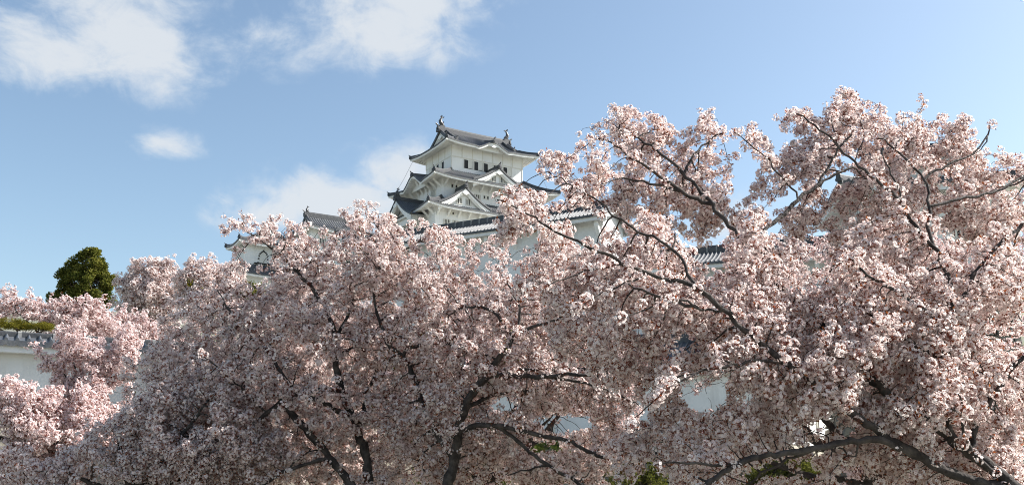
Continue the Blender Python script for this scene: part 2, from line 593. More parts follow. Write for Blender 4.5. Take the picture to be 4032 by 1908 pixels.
def gable(root, fo, fx, fy, hw, h, zf, back, ovh=.75, win=0, pitch=.42, orn=.9, fish=0, tile=TILE, board=.55, ridge_w=.5, ty=PLASTER):
    """triangular roof gable. fo: local point under the apex on the front plane, fx: unit along the face, fy: unit outwards"""
    fo, fx, fy = Vector(fo), Vector(fx), Vector(fy)
    u = Vector((0, 0, 1))
    G = lambda a, o, z: fo + fx * a + fy * o + u * (z - fo.z)

    def zc(a):
        t = 1 - abs(a) / hw
        return zf + h * (.60 * t + .40 * t * t)
    tri = MB()
    K = 14
    av = [-hw + 2 * hw * i / K for i in range(K + 1)]
    sx = .8
    tri.plate([G(-hw * sx, 0, zf - .6)] + [G(a * sx, 0, zc(a * sx / 1.0) - .35) for a in av] + [G(hw * sx, 0, zf - .6)], fy * -.3)
    part = tri.build('gable', ty, root)
    # tiled slopes, ribs run down the slope
    t = MB()
    Lr = back + ovh
    n = max(2, round(Lr / pitch))
    for sg in (-1, 1):
        cols = [((i + f) * Lr / n, hh) for i in range(n) for f, hh in RIB] + [(Lr, 0)]
        rows = [hw * 1.04 * j / 8 for j in range(9)]
        t.grid([[G(sg * a, ovh - b, zc(min(a, hw * 1.04)) + hh * .09) for b, hh in cols] for a in rows])
        t.grid([[G(sg * a, ovh, zc(a) + dz) for a in rows] for dz in (-.16, 0.02)])
        t.grid([[G(sg * a, ovh - .001, zc(a) - .16) for a in rows], [G(sg * a, ovh - .4, zc(a) - .16) for a in rows]])
    t.build('gable_roof', tile, part)
    # verge tiles: low ribs parallel to the rake
    vt = MB()
    for sg in (-1, 1):
        vt.sweep([G(sg * hw * 1.04 * j / 8, ovh - .25, zc(hw * 1.04 * j / 8) + .02) for j in range(9)], RP(.3, .22))
    vt.build('verge', RIDGE, part)
    bb = MB()
    for sg in (-1, 1):
        for (o0, top, bot) in ((ovh - .14, -.15, -.15 - board), (ovh - .34, -.15 - board * .55, -.2 - board * 1.45)):
            A = [G(sg * a, o0, zc(a) + top) for a in rows]
            B = [G(sg * a, o0, zc(a) + bot * (1 + .25 * (a / hw))) for a in rows]
            bb.grid([A, B])
            bb.grid([B, [G(sg * a, o0 - .22, zc(a) + bot * (1 + .25 * (a / hw))) for a in rows]])
        bb.grid([[G(sg * a, ovh - .12, zc(a) - .17) for a in rows], [G(sg * a, 0, zc(a) - .17) for a in rows]])
    bb.build('bargeboard', PLASTER, part)
    # pendant under the apex
    pd = MB()
    ps = max(.35, h * .17)
    prof = [(0, .25), (-.5, .1), (-1.1, -.25), (-1.15, -.55), (-.75, -.55), (-.62, -.85), (-.28, -.75), (0, -1.25), (.28, -.75), (.62, -.85), (.75, -.55), (1.15, -.55), (1.1, -.25), (.5, .1)]
    pd.plate([G(a * ps, ovh - .08, zf + h - .35 - board + b * ps) for a, b in prof], fy * .12)
    pd.build('pendant', PLASTER, part)
    for c in ((-.55, .55) if win else ()):
        window(part, lambda a, z, o, c=c: G(c * 1.6 + a, o, z), .95, .95, zf + h * .10, bars=3, name='gable_window')
    pts = [G(0, ovh + .02 - (back + ovh) * i / 3, zf + h + .02) for i in range(4)]
    ridge(pts, ridge_w, ridge_w * .95, part)
    if fish:
        demon(pts[0], fy, .9, part)
        shachi(G(0, ovh - .45, zf + h + ridge_w * .9), -fy, fish, part)
    elif orn:
        demon(pts[0], fy, orn, part)
    return part


def window(parent, fr, wd, ht, z0, bars=4, name='window', frame=.09):
    """lattice window. fr(a, z, out) -> local point on the wall"""
    d = MB()

    def bx(mb, a0, a1, z0_, z1_, o0, o1, m=0):
        mb.hexa([fr(a0, z0_, o1), fr(a1, z0_, o1), fr(a1, z0_, o0), fr(a0, z0_, o0)], [fr(a0, z1_, o1), fr(a1, z1_, o1), fr(a1, z1_, o0), fr(a0, z1_, o0)], m)
    bx(d, -wd / 2, wd / 2, z0, z0 + ht, -.1, .012)
    if name == 'gable_window':
        f = d
        k_ = 1
    else:
        o = d.build(name, DARK, parent)
        f = MB()
        k_ = 0
    bx(f, -wd / 2 - frame, -wd / 2, z0 - frame, z0 + ht + frame, -.05, .09, k_)
    bx(f, wd / 2, wd / 2 + frame, z0 - frame, z0 + ht + frame, -.05, .09, k_)
    bx(f, -wd / 2, wd / 2, z0 - frame, z0, -.05, .09, k_)
    bx(f, -wd / 2, wd / 2, z0 + ht, z0 + ht + frame, -.05, .09, k_)
    for i in range(bars):
        c = -wd / 2 + wd * (i + .5) / bars
        bw = wd / bars * .21
        bx(f, c - bw, c + bw, z0, z0 + ht, .0, .07, k_)
    if k_:
        return f.build(name, [DARK, SHUTTER], parent)
    f.build('lattice', SHUTTER, o)
    return o


def bracket(root, fr, a, zw, zt, out, wd=.26):
    """slanting strut carrying the eave. fr(a, z, out)"""
    b = MB()
    b.hexa([fr(a - wd / 2, zw, -.05), fr(a + wd / 2, zw, -.05), fr(a + wd / 2, zw + .45, -.05), fr(a - wd / 2, zw + .45, -.05)],
           [fr(a - wd / 2, zt - .3, out), fr(a + wd / 2, zt - .3, out), fr(a + wd / 2, zt + .05, out), fr(a - wd / 2, zt + .05, out)])
    return b.build('bracket', PLASTER, root)


# ------------------------------------------------------------------ the main keep
KAZ = radians(58)
KROT = pi / 2 - KAZ
ZB = 22.0
keep = empty('castle_keep', (-10.19, 152.0, ZB), KROT, 'tall white castle keep with stacked curved grey roofs rising behind the blossoms', 'castle')
Z = lambda z: z - ZB
WX, WY = 14.15, 9.4


def face(x0, x1, y0, y1):
    """wall coordinate frames of a rectangle: fr(a, z, out) for the S (right-hand) and W (left-hand) faces"""
    return {'S': lambda a, z, o: (x0 + a, y0 - o, z), 'W': lambda a, z, o: (x0 - o, y0 + a, z), 'E': lambda a, z, o: (x1 + o, y0 + a, z), 'N': lambda a, z, o: (x0 + a, y1 + o, z)}


def wallbox(x0, x1, y0, y1, z0, z1, root, m=PLASTER):
    b = MB()
    b.box(x0, x1, y0, y1, z0, z1)
    return b.build('wall', m, root)


# top storey
w1 = wallbox(0, WX, 0, WY, Z(49.3), Z(54.6), keep)
F1 = face(0, WX, 0, WY)


def fbox(mb, fr, a0, a1, z0, z1, o0, o1, m=0):
    mb.hexa([fr(a0, z0, o1), fr(a1, z0, o1), fr(a1, z0, o0), fr(a0, z0, o0)], [fr(a0, z1, o1), fr(a1, z1, o1), fr(a1, z1, o0), fr(a0, z1, o0)], m)


tb = MB()
fbox(tb, F1['S'], -.06, WX + .06, Z(52.28), Z(52.46), -.05, .07)
fbox(tb, F1['W'], 0, WY, Z(52.28), Z(52.46), -.05, .06)
for i in range(8):
    a = WX * i / 7
    fbox(tb, F1['S'], a - .09, a + .09, Z(52.46), Z(54.3), -.05, .05)
for i in range(5):
    a = WY * i / 4
    fbox(tb, F1['W'], a - .09, a + .09, Z(52.46), Z(54.3), -.05, .05)
fbox(tb, F1['S'], -.05, .12, Z(49.6), Z(52.28), -.05, .06)
fbox(tb, F1['S'], WX - .12, WX + .05, Z(49.6), Z(52.28), -.05, .06)
tb.build('timber_band', SHUTTER, w1)
for a0, fl in ((2.42, 0), (4.38, 0), (6.30, 0), (8.25, 0), (10.2, 0)):
    d = MB()
    fbox(d, F1['S'], a0, a0 + 1.72, Z(50.62), Z(52.14), -.3, .012)
    win = d.build('window', DARK, keep)
    s_ = MB()
    fbox(s_, F1['S'], a0 + .78, a0 + 1.62, Z(50.72), Z(52.12), -.02, .06)
    fbox(s_, F1['S'], a0 - .08, a0 + .0, Z(50.6), Z(52.2), -.02, .09)
    fbox(s_, F1['S'], a0 + 1.64, a0 + 1.78, Z(50.6), Z(52.2), -.02, .09)
    s_.build('shutter', SHUTTER, win)
for a0 in (2.75, 4.65, 6.55):
    d = MB()
    fbox(d, F1['W'], a0, a0 + 1.6, Z(50.62), Z(52.14), -.3, .012)
    win = d.build('window', DARK, keep)
    s_ = MB()
    fbox(s_, F1['W'], a0 + .65, a0 + 1.5, Z(50.72), Z(52.12), -.02, .06)
    s_.build('shutter', SHUTTER, win)

# top roof: hip-and-gable
OX = 2.14
ze1 = Z(54.35)
gx = .55                                       # gable planes
YM = WY / 2
Dn = YM + OX
rise1 = Z(58.35) - ze1
hipD = OX + gx
t, e = MB(), MB()
kS = ((7.1 + OX, 3.0, 1.15),)


def dmax_irimoya(self, s):
    q = min(s, self.L - s)
    if q >= hipD - .3:
        return self.D
    return q


for o, ex, ei, ka in (((-OX, -OX, 0), (1, 0, 0), (0, 1, 0), kS), ((WX + OX, WY + OX, 0), (-1, 0, 0), (0, -1, 0), ())):
    S_ = Side(o, ex, ei, WX + 2 * OX, Dn, ze1, rise1, 1, 1, .42, 2.4, ka, .60)
    S_.eave(e, OX)
    S_.dmax = dmax_irimoya.__get__(S_)
    S_.tiles(t, .42, rows=12)
    SS = S_ if ka else SS
for o, ex, ei in (((-OX, WY + OX, 0), (0, -1, 0), (1, 0, 0)), ((WX + OX, -OX, 0), (0, 1, 0), (-1, 0, 0))):
    S_ = Side(o, ex, ei, WY + 2 * OX, Dn, ze1, rise1, 1, 1, .42, 2.4, (), .60)
    S_.eave(e, OX)
    S_.dmax = (lambda self, s: min(hipD, s, self.L - s)).__get__(S_)
    S_.tiles(t, .42)
r1 = t.build('roof', TILE, keep)
e.build('eave', PLASTER, r1)
# gable ends of the top roof
for xg, sg in ((gx, -1), (WX - gx, 1)):
    zl = SS.z(WX / 2 - 6, hipD) if False else ze1 + rise1 * (.6 * (hipD / Dn) + .4 * (hipD / Dn) ** 2)
    yy = [-OX + hipD + (2 * (YM + OX - hipD)) * i / 14 for i in range(15)]
    zq = lambda y: ze1 + rise1 * (.6 * ((Dn - abs(y - YM)) / Dn) + .4 * ((Dn - abs(y - YM)) / Dn) ** 2)
    tri = MB()
    tri.plate([(xg, yy[0], zl - .5)] + [(xg, y, zq(y) - .2) for y in yy] + [(xg, yy[-1], zl - .5)], (-sg * .2, 0, 0))
    gp = tri.build('gable', PLASTER, keep)
    bb = MB()
    for o0, tp, bt in ((.30, -.02, -.62), (.16, -.4, -1.0)):
        bb.grid([[(xg + sg * o0, y, zq(y) + tp) for y in yy], [(xg + sg * o0, y, zq(y) + bt) for y in yy], [(xg + sg * (o0 - .2), y, zq(y) + bt) for y in yy]])
    bb.build('bargeboard', PLASTER, gp)
    pd = MB()
    pd.plate([(xg + sg * .32, YM + a * .62, zq(YM) - 1.0 + b * .62) for a, b in [(0, .25), (-.5, .1), (-1.1, -.25), (-1.15, -.55), (-.75, -.55), (-.62, -.85), (-.28, -.75), (0, -1.25), (.28, -.75), (.62, -.85), (.75, -.55), (1.15, -.55), (1.1, -.25), (.5, .1)]], (sg * .12, 0, 0))
    pd.build('pendant', PLASTER, gp)
    vt = MB()
    for hlf in (yy[:8], yy[7:]):
        vt.sweep([(xg + sg * .32, y, zq(y) + .02) for y in hlf], RP(.45, .30))
    vt.build('verge', RIDGE, gp)
ridge([(-.15 + (WX + .3) * i / 12, YM, ze1 + rise1 + .02 - .10 * sin(pi * i / 12)) for i in range(13)], .62, .95, r1, 'main_ridge', bands=0)
for x, dx in ((-.1, -1), (WX + .1, 1)):
    demon((x, YM, ze1 + rise1 + .1), (dx, 0), 1.15, r1)
    shachi((x - dx * .55, YM, ze1 + rise1 + .9), (-dx, 0), 1.95, r1)
for a, b, c, d_ in ((-OX, -OX, 1, 1), (WX + OX, -OX, -1, 1), (-OX, WY + OX, 1, -1), (WX + OX, WY + OX, -1, -1)):
    pts = []
    for i in range(9):
        q = hipD * i / 8
        pts.append((a + c * q, b + d_ * q, ze1 + rise1 * (.6 * q / Dn + .4 * (q / Dn) ** 2) + .43 * (1 - q / Dn) ** 2 * math.exp(-(q / 2.4) ** 1.4) + .05))
    ridge(pts, .42, .42, r1, 'hip_ridge')
    demon(pts[0], (-c, -d_), .62, r1)
    # descending ridge
    s0 = (gx + .75) if c > 0 else WX - gx - .75
    pts = []
    for i in range(9):
        q = 2.9 + (Dn - 3.0) * i / 8
        pts.append((s0, b + d_ * q, ze1 + rise1 * (.6 * q / Dn + .4 * (q / Dn) ** 2) + .05))
    ridge(pts, .42, .42, r1, 'descending_ridge')
    demon(pts[0], (0, -d_), .75, r1)
# crest of the undulating gable on the top eave
kc = kS[0][0]
pts = [SS.P(kc, q, max(SS.z(kc, q), SS.z(kc, 0) + q * .10) + .03) for q in [0 + 3.2 * i / 8 for i in range(9)]]
ridge(pts, .42, .42, r1, 'descending_ridge')
demon(pts[0], (0, -1), .8, r1)
kp = MB()
ss = [kc - 2.7 + 5.4 * i / 20 for i in range(21)]
kp.grid([[SS.P(s, 1.0, SS.ze - .62 + .25) for s in ss], [SS.P(s, 1.0, max(SS.ze - .36, SS.zs(s, 1.0) + .1)) for s in ss]])
kp.plate([SS.P(kc + a * .6, .25, SS.ze + .62 + b * .45) for a, b in [(0, .25), (-.8, .1), (-1.6, -.2), (-1.7, -.5), (-.9, -.6), (-.5, -.9), (0, -1.0), (.5, -.9), (.9, -.6), (1.7, -.5), (1.6, -.2), (.8, .1)]], (0, -.12, 0))
kp.build('gable_panel', PLASTER, r1)

# second roof with an undulating gable on its left side
E2x, E2y = 5.25, 4.0
W2x, W2y = 2.7, 1.85
roof2, S2 = skirt(keep, -E2x, WX + E2x, -E2y, WY + E2y, 0, WX, 0, WY, Z(47.45), Z(49.9), (E2x - W2x, E2y - W2y), {'W': ((WY + E2y - 4.3, 3.5, 1.7),)}, .48)
kb = MB()
SW = S2['W']
kc2 = WY + E2y - 4.3
ss = [kc2 - 3.0 + 6.0 * i / 20 for i in range(21)]
kb.grid([[SW.P(s, 1.5, SW.ze - .5) for s in ss], [SW.P(s, 1.5, max(SW.ze - .5, SW.zs(s, 1.5) + .1)) for s in ss]])
kb.build('gable_panel', PLASTER, roof2)
pts = [SW.P(kc2, q, max(SW.z(kc2, q), SW.z(kc2, 0) + q * .08) + .03) for q in [0 + 3.6 * i / 8 for i in range(9)]]
ridge(pts, .42, .42, roof2, 'crest_ridge')
demon(pts[0], (-1, 0), .7, roof2)
gable(keep, (7.1, -3.25, Z(47.9)), (1, 0, 0), (0, -1, 0), 4.75, 2.75, Z(47.75), 3.4, .7, win=1, orn=.75)
# second wall
w2 = wallbox(-W2x, WX + W2x, -W2y, WY + W2y, Z(43.0), Z(48.2), keep)
F2 = face(-W2x, WX + W2x, -W2y, WY + W2y)
for i in range(12):
    a = .5 + (WX + 2 * W2x - 1.0) * i / 11
    bracket(keep, F2['S'], a, Z(46.0), Z(47.35), 1.25)
for i in range(9):
    a = .4 + (WY + 2 * W2y - .8) * i / 8
    bracket(keep, F2['W'], a, Z(45.9), Z(47.5) + (1.0 if 4.2 < a < 8.2 else 0), 1.6)
for a, wd, ht, z0 in ((6.5, 1.5, 1.25, 44.4), (2.3, 1.1, .5, 46.2), (8.4, .95, .5, 45.2), (12.4, 1.5, 1.25, 44.4), (15.8, .95, .5, 45.2)):
    window(keep, lambda q, z, o, a=a: F2['S'](a + q, z, o), wd, ht, Z(z0), 4 if ht > 1 else 1)
for a, wd, ht, z0 in ((3.0, 1.5, 1.3, 44.9), (9.5, 1.5, 1.3, 44.9)):
    window(keep, lambda q, z, o, a=a: F2['W'](a + q, z, o), wd, ht, Z(z0), 4)

# third roof, twin gables in front, a large gable on the left side
E3x, E3y = 6.8, 5.2
W3x, W3y = 4.7, 3.55
roof3, S3 = skirt(keep, -E3x, WX + E3x, -E3y, WY + E3y, -W2x, WX + W2x, -W2y, WY + W2y, Z(41.95), Z(44.25), (E3x - W3x, E3y - W3y), {}, .5)
for x in (.02, 14.13):
    gable(keep, (x, -4.45, Z(42.3)), (1, 0, 0), (0, -1, 0), 4.7, 3.2, Z(42.45), 3.2, .7, win=1, orn=.8)
gable(keep, (-6.3, 4.6, Z(41.4)), (0, 1, 0), (-1, 0, 0), 5.6, 3.7, Z(41.0), 4.0, 1.7, win=1, fish=1.5, tile=TILE2, board=.6)
w3 = wallbox(-W3x, WX + W3x, -W3y, WY + W3y, Z(33.5), Z(42.6), keep)
F3 = face(-W3x, WX + W3x, -W3y, WY + W3y)
for i in range(13):
    a = .4 + (WX + 2 * W3x - .8) * i / 12
    bracket(keep, F3['S'], a, Z(40.5), Z(41.8), 1.0)
for i in range(9):
    a = .4 + (WY + 2 * W3y - .8) * i / 8
    bracket(keep, F3['W'], a, Z(40.5), Z(41.9), 1.3)
for a in (2.1, 3.75, 6.3, 7.9, 11, 12.6, 15.5, 17.1, 20.2):
    window(keep, lambda q, z, o, a=a: F3['S'](a + q, z, o), 1.15, 1.75, Z(38.3), 4)
for a in (2.9, 12.4, 16.5):
    window(keep, lambda q, z, o, a=a: F3['S'](a + q, z, o), .95, .36, Z(41.05) if a < 5 else Z(40.7), 1)
for a in (3, 6, 9):
    window(keep, lambda q, z, o, a=a: F3['W'](a + q, z, o), 1.15, 1.6, Z(38.5), 4)
# stone base
b = MB()
b.hexa([(-W3x - 4, -W3y - 4, -1), (WX + W3x + 4, -W3y - 4, -1), (WX + W3x + 4, WY + W3y + 4, -1), (-W3x - 4, WY + W3y + 4, -1)],
       [(-W3x - .1, -W3y - .1, Z(33.6)), (WX + W3x + .1, -W3y - .1, Z(33.6)), (WX + W3x + .1, WY + W3y + .1, Z(33.6)), (-W3x - .1, WY + W3y + .1, Z(33.6))])
b.build('stone_base', STONE, keep)
# lightning conductor cables between the roofs
for (p, q) in (((WX + 1.3, -2.0, ze1 - .2), (WX + 3.6, -3.0, Z(47.9))), ((-2.0, WY + 1.2, ze1 - .2), (-4.6, WY + 2.9, Z(47.9))), ((WX + 4.6, -3.4, Z(47.0)), (WX + 6.0, -4.6, Z(42.3)))):
    c = MB()
    c.tube([p, [(p[i] + q[i]) / 2 - (.25 if i == 2 else 0) for i in range(3)], q], .022, 4)
    c.build('cable', DARK, keep)


# ------------------------------------------------------------------ gabled tiled buildings
def gabled(root, L, D, z0, ze, rise, ov, pitch=.30, rib=.085, tile=TILE, wallm=PLASTER2, rows=6, ridge_h=.5, ridge_w=.4, bands=.75, lift=.12, ends=(True, True), wall=True, raft=.45, brk=0, f=.3, fish=0, drop=.15, slope=.28):
    """rectangular building with a gable roof; local x along the ridge (0..L), y across (0..D)"""
    if wall:
        b = MB()
        b.plate([(0, 0, z0), (0, 0, ze + .1), (0, D / 2, ze + rise - .25), (0, D, ze + .1), (0, D, z0)], (L, 0, 0))
        wl = b.build('wall', wallm, root)
    t, e = MB(), MB()
    ov2 = .7
    for o, ex, ei in (((-ov2, -ov, 0), (1, 0, 0), (0, 1, 0)), ((L + ov2, D + ov, 0), (-1, 0, 0), (0, -1, 0))):
        s = Side(o, ex, ei, L + 2 * ov2, D / 2 + ov, ze, rise, None, None, lift, 1.6, (), .72)
        s.tiles(t, pitch, rib, rows, drop=drop)
        s.eave(e, ov, drop=drop, f=f, rafters=raft, end=1, slope=slope)
    # closed gable ends
    for x in (-ov2, L + ov2):
        t.add([(x, -ov, ze - .1), (x, D / 2, ze + rise - .12), (x, D / 2, ze + rise + .05), (x, -ov, ze + .02)], [(0, 1, 2, 3)])
        t.add([(x, D + ov, ze - .1), (x, D / 2, ze + rise - .12), (x, D / 2, ze + rise + .05), (x, D + ov, ze + .02)], [(0, 1, 2, 3)])
    for x, sg in ((-ov2 + .1, 1), (L + ov2 - .1, -1)):
        for y0, y1 in ((-ov + .1, D / 2), (D + ov - .1, D / 2)):
            e.grid([[(x, y0, ze - .12), (x, y1, ze + rise - .14)], [(x, y0, ze - .45), (x, y1, ze + rise - .6)]])
            e.grid([[(x, y0, ze - .14), (x, y1, ze + rise - .16)], [(x + sg * .7, y0, ze - .14), (x + sg * .7, y1, ze + rise - .16)]])
    roof = t.build('roof', tile, root)
    e.build('eave', PLASTER2, roof)
    n = 14
    ridge([(-ov2 + (L + 2 * ov2) * i / n, D / 2, ze + rise + .0 + lift * 1.5 * (abs(2 * i / n - 1) ** 4)) for i in range(n + 1)], ridge_w, ridge_h, roof, 'main_ridge', bands=bands)
    for x, d in ((-ov2, -1), (L + ov2, 1)):
        demon((x, D / 2, ze + rise + .05), (d, 0), .75 if fish else .6, roof)
        if fish:
            shachi((x - d * .35, D / 2, ze + rise + ridge_h * .9), (-d, 0), fish, roof)
        for y0, y1 in ((-ov, D / 2), (D + ov, D / 2)):
            ridge([(x - d * .35, y0 + (y1 - y0) * i / 5, ze + rise * (.72 * i / 5 + .28 * (i / 5) ** 2) + lift * (1 - i / 5) ** 2 + .02) for i in range(6)], .3, .26, roof, 'verge')
    if brk and wall:
        k = int(L / brk)
        for i in range(k + 1):
            a = .3 + (L - .6) * i / max(k, 1)
            bracket(root, lambda q, z, o: (q, -o, z), a, ze - 1.75, ze - .45, ov * .62, .3)
    return roof


def stones(root, L, h, z0, batter=.25, m=(STONE, STONE2), y=0, course=.42, name='stone_base', thick=1.2):
    """battered dry stone wall of irregular blocks, local x 0..L, front at y"""
    b = MB()
    z = z0
    rr = random.Random(int(L * 10))
    while z < z0 + h - .05:
        ch = min(course * rr.uniform(.75, 1.3), z0 + h - z)
        if z0 + h - z - ch < .15:
            ch = z0 + h - z
        x = 0
        while x < L:
            bw = rr.uniform(.35, .95)
            x1 = min(L, x + bw)
            f = 1 - (z - z0) / h
            f1 = 1 - (z + ch - z0) / h
            y0 = y - batter * h * f - rr.uniform(-.02, .10)
            y1 = y - batter * h * f1 - rr.uniform(-.02, .10)
            j = lambda: rr.uniform(.012, .07)
            c = .06
            bot = [(x + j(), y0, z + j()), (x1 - j(), y0 - rr.uniform(-.05, .05), z + j()), (x1, y + thick, z), (x, y + thick, z)]
            top = [(x + j(), y1, z + ch - j()), (x1 - j(), y1, z + ch - j()), (x1, y + thick, z + ch), (x, y + thick, z + ch)]
            b.hexa(bot, top, 0 if rr.random() < .6 else 1)
            x = x1
        z += ch
    b.add([(0, y + .12, z0), (L, y + .12, z0), (L, y + .12, z0 + h), (0, y + .12, z0 + h)], [(0, 1, 2, 3)], 2)
    return b.build(name, [m[0], m[1], DARK], root)


def place(px, py, Y, azd, name, label, cat, group=None, zb=None):
    """Empty whose local x axis points azd degrees right of the view direction"""
    p = at(px, py, Y)
    return empty(name, (p[0], p[1], p[2] if zb is None else zb), pi / 2 - radians(azd), label, cat, group), p


# long tiled gallery in front of the keep (runs from far left to near right)
p = at(1880, 930, 77.0)
az = 119.0                                     # local x runs to the right and towards the camera
ax = Vector((sin(radians(az)), cos(radians(az)), 0))
org = Vector(p) - ax * 14.0
gal = empty('tiled_gallery', (org.x, org.y, 8.0), pi / 2 - radians(az), 'long white gallery with a grey tiled roof running below the keep', 'castle building')
zE = p[2] - 8.0
gabled(gal, 25.4, 4.0, -2.5, zE + .12, 1.6, 1.15, pitch=.33, rib=.11, fish=.8, ridge_h=.42, ridge_w=.5, bands=.8, brk=2.4, lift=.06, slope=.3)
stones(gal, 25.4, 6.5, -9.0, .3, name='stone_base', course=.7)

# corridor between the small tower and the keep
p = at(1360, 955, 128.0)
cor = empty('roofed_corridor', (p[0], p[1], 20.0), pi / 2 - radians(58), 'low white corridor with dark tiled roof between small tower and keep', 'castle building')
gabled(cor, 11.0, 4.0, 3.0, p[2] - 20, 2.0, 1.0, pitch=.42, tile=TILE2, ridge_h=.5, lift=.1)


# small towers left of the keep
def small_tower(root, W, D, zw0, ze, rise, ov, ridge_along='x', fish=1.2, win=True, lower=None):
    """hip-and-gable roofed turret; local origin at its near wall corner"""
    wl = wallbox(0, W, 0, D, zw0, ze + .4, root)
    if ridge_along == 'x':
        o_, A, B, sw = None, W, D, False
    else:
        A, B, sw = D, W, True
    tr = (lambda x, y, z: (y, x, z)) if sw else (lambda x, y, z: (x, y, z))

    class S3d(Side):
        def P(self, s, d, z):
            q = self.o + self.ex * s + self.ei * d
            return tr(q.x, q.y, z)
    Dn = B / 2 + ov
    hip = ov + .35
    t, e = MB(), MB()
    for o, ex, ei in (((-ov, -ov, 0), (1, 0, 0), (0, 1, 0)), ((A + ov, B + ov, 0), (-1, 0, 0), (0, -1, 0))):
        s = S3d(o, ex, ei, A + 2 * ov, Dn, ze, rise, 1, 1, .4, 1.8, (), .6)
        s.eave(e, ov)
        s.dmax = (lambda self, q: self.D if min(q, self.L - q) >= hip - .25 else min(q, self.L - q)).__get__(s)
        s.tiles(t, .4, rows=9)
    for o, ex, ei in (((-ov, B + ov, 0), (0, -1, 0), (1, 0, 0)), ((A + ov, -ov, 0), (0, 1, 0), (-1, 0, 0))):
        s = S3d(o, ex, ei, B + 2 * ov, Dn, ze, rise, 1, 1, .4, 1.8, (), .6)
        s.eave(e, ov)
        s.dmax = (lambda self, q: min(hip, q, self.L - q)).__get__(s)
        s.tiles(t, .4)
    roof = t.build('roof', TILE, root)
    e.build('eave', PLASTER, roof)
    zq = lambda y: ze + rise * (.6 * ((Dn - abs(y - B / 2)) / Dn) + .4 * ((Dn - abs(y - B / 2)) / Dn) ** 2)
    yy = [-ov + hip + 2 * (B / 2 + ov - hip) * i / 10 for i in range(11)]
    for xg, sg in ((.3, -1), (A - .3, 1)):
        gm = MB()
        gm.plate([tr(xg, yy[0], zq(yy[0]) - .5)] + [tr(xg, y, zq(y) - .15) for y in yy] + [tr(xg, yy[-1], zq(yy[0]) - .5)], tr(-sg * .2, 0, 0))
        gp = gm.build('gable', PLASTER, root)
        bb = MB()
        bb.grid([[tr(xg + sg * .22, y, zq(y) + .0) for y in yy], [tr(xg + sg * .22, y, zq(y) - .5) for y in yy], [tr(xg + sg * .05, y, zq(y) - .5) for y in yy]])
        bb.build('bargeboard', PLASTER, gp)
        vt = MB()
        for hlf in (yy[:6], yy[5:]):
            vt.sweep([tr(xg + sg * .2, y, zq(y) + .02) for y in hlf], RP(.4, .28))
        vt.build('verge', RIDGE, gp)
        demon(tr(xg + sg * .4, B / 2, zq(B / 2) + .1), tr(sg, 0, 0), .8, roof)
        if fish:
            shachi(tr(xg + sg * .05, B / 2, zq(B / 2) + .6), tr(-sg, 0, 0), fish, roof)
    ridge([tr(-.15 + (A + .3) * i / 6, B / 2, ze + rise) for i in range(7)], .5, .7, roof, 'main_ridge')
    for a, b_, c, d_ in ((-ov, -ov, 1, 1), (A + ov, -ov, -1, 1), (-ov, B + ov, 1, -1), (A + ov, B + ov, -1, -1)):
        pts = [tr(a + c * hip * i / 6, b_ + d_ * hip * i / 6, ze + rise * (.6 * hip * i / 6 / Dn + .4 * (hip * i / 6 / Dn) ** 2) + .4 * (1 - i / 6) ** 2 + .04) for i in range(7)]
        ridge(pts, .36, .36, roof, 'hip_ridge')
        demon(pts[0], tr(-c, -d_, 0), .55, roof)
    return wl


ptA = at(964, 977, 140.0)
twA = empty('small_keep', (ptA[0], ptA[1], 22.0), KROT, 'small white castle tower with bell-shaped window left behind the blossoms', 'castle tower', 'small towers beside the keep')
zA = ptA[2] - 22.0
wA = small_tower(twA, 7.6, 4.6, -4, zA + .9, 2.9, 1.3, 'y', fish=1.0)
FA = face(0, 7.6, 0, 4.6)
# bell-shaped window with its studded frame and a small square vent
kw = MB()
bell = [(-.62, 0), (-.58, .7), (-.5, 1.15), (-.36, 1.45), (-.14, 1.62), (0, 1.8), (.14, 1.62), (.36, 1.45), (.5, 1.15), (.58, .7), (.62, 0)]
kw.plate([FA['S'](2.9 + x, zA - 1.95 + z, .01) for x, z in bell], (0, -.05, 0))
kwo = kw.build('bell_window', SHUTTER, twA)
st = MB()
for i in range(13):
    q = i / 12 * (len(bell) - 1)
    j = min(int(q), len(bell) - 2)
    fx_ = q - j
    x = bell[j][0] * (1 - fx_) + bell[j + 1][0] * fx_
    z = bell[j][1] * (1 - fx_) + bell[j + 1][1] * fx_
    st.box(2.9 + x * 1.22 - .10, 2.9 + x * 1.22 + .10, -.12, .0, zA - 1.95 + z * 1.06 - .09, zA - 1.95 + z * 1.06 + .09)
st.box(2.9 - 1.35, 2.9 + 1.2, -.3, 0, zA - 2.2, zA - 2.02)
st.build('studded_frame', DARK, kwo)
vv = MB()
vv.box(4.0, 4.85, -.03, 0, zA - .75, zA - .2)
vvo = vv.build('vent', SHUTTER, twA)
vb = MB()
for i in range(3):
    vb.box(4.08, 4.77, -.05, -.02, zA - .68 + i * .16, zA - .6 + i * .16)
vb.build('slat', MORTAR, vvo)
skirt(twA, -2.6, 10.2, -2.6, 7.2, 0, 7.6, 0, 4.6, zA - 4.2, zA - 2.3, (1.3, 1.3), {}, .4, tile=TILE2, rs=.8)
wallbox(-1.3, 8.9, -1.3, 5.9, -6, zA - 3.4, twA)

ptB = at(1225, 905, 140.0)
twB = empty('small_keep', (ptB[0], ptB[1], 22.0), KROT, 'white tower with grey gabled roof between bell-windowed tower and keep', 'castle tower', 'small towers beside the keep')
zB = ptB[2] - 22.0
wB = small_tower(twB, 7.0, 5.6, -6, zB + .35, 2.55, 1.2, 'x', fish=1.0)
FB = face(0, 7.0, 0, 5.6)
for a in (1.8, 4.6):
    window(twB, lambda q, z, o, a=a: FB['S'](a + q, z, o), 1.1, 1.2, zB - 2.0, 4)

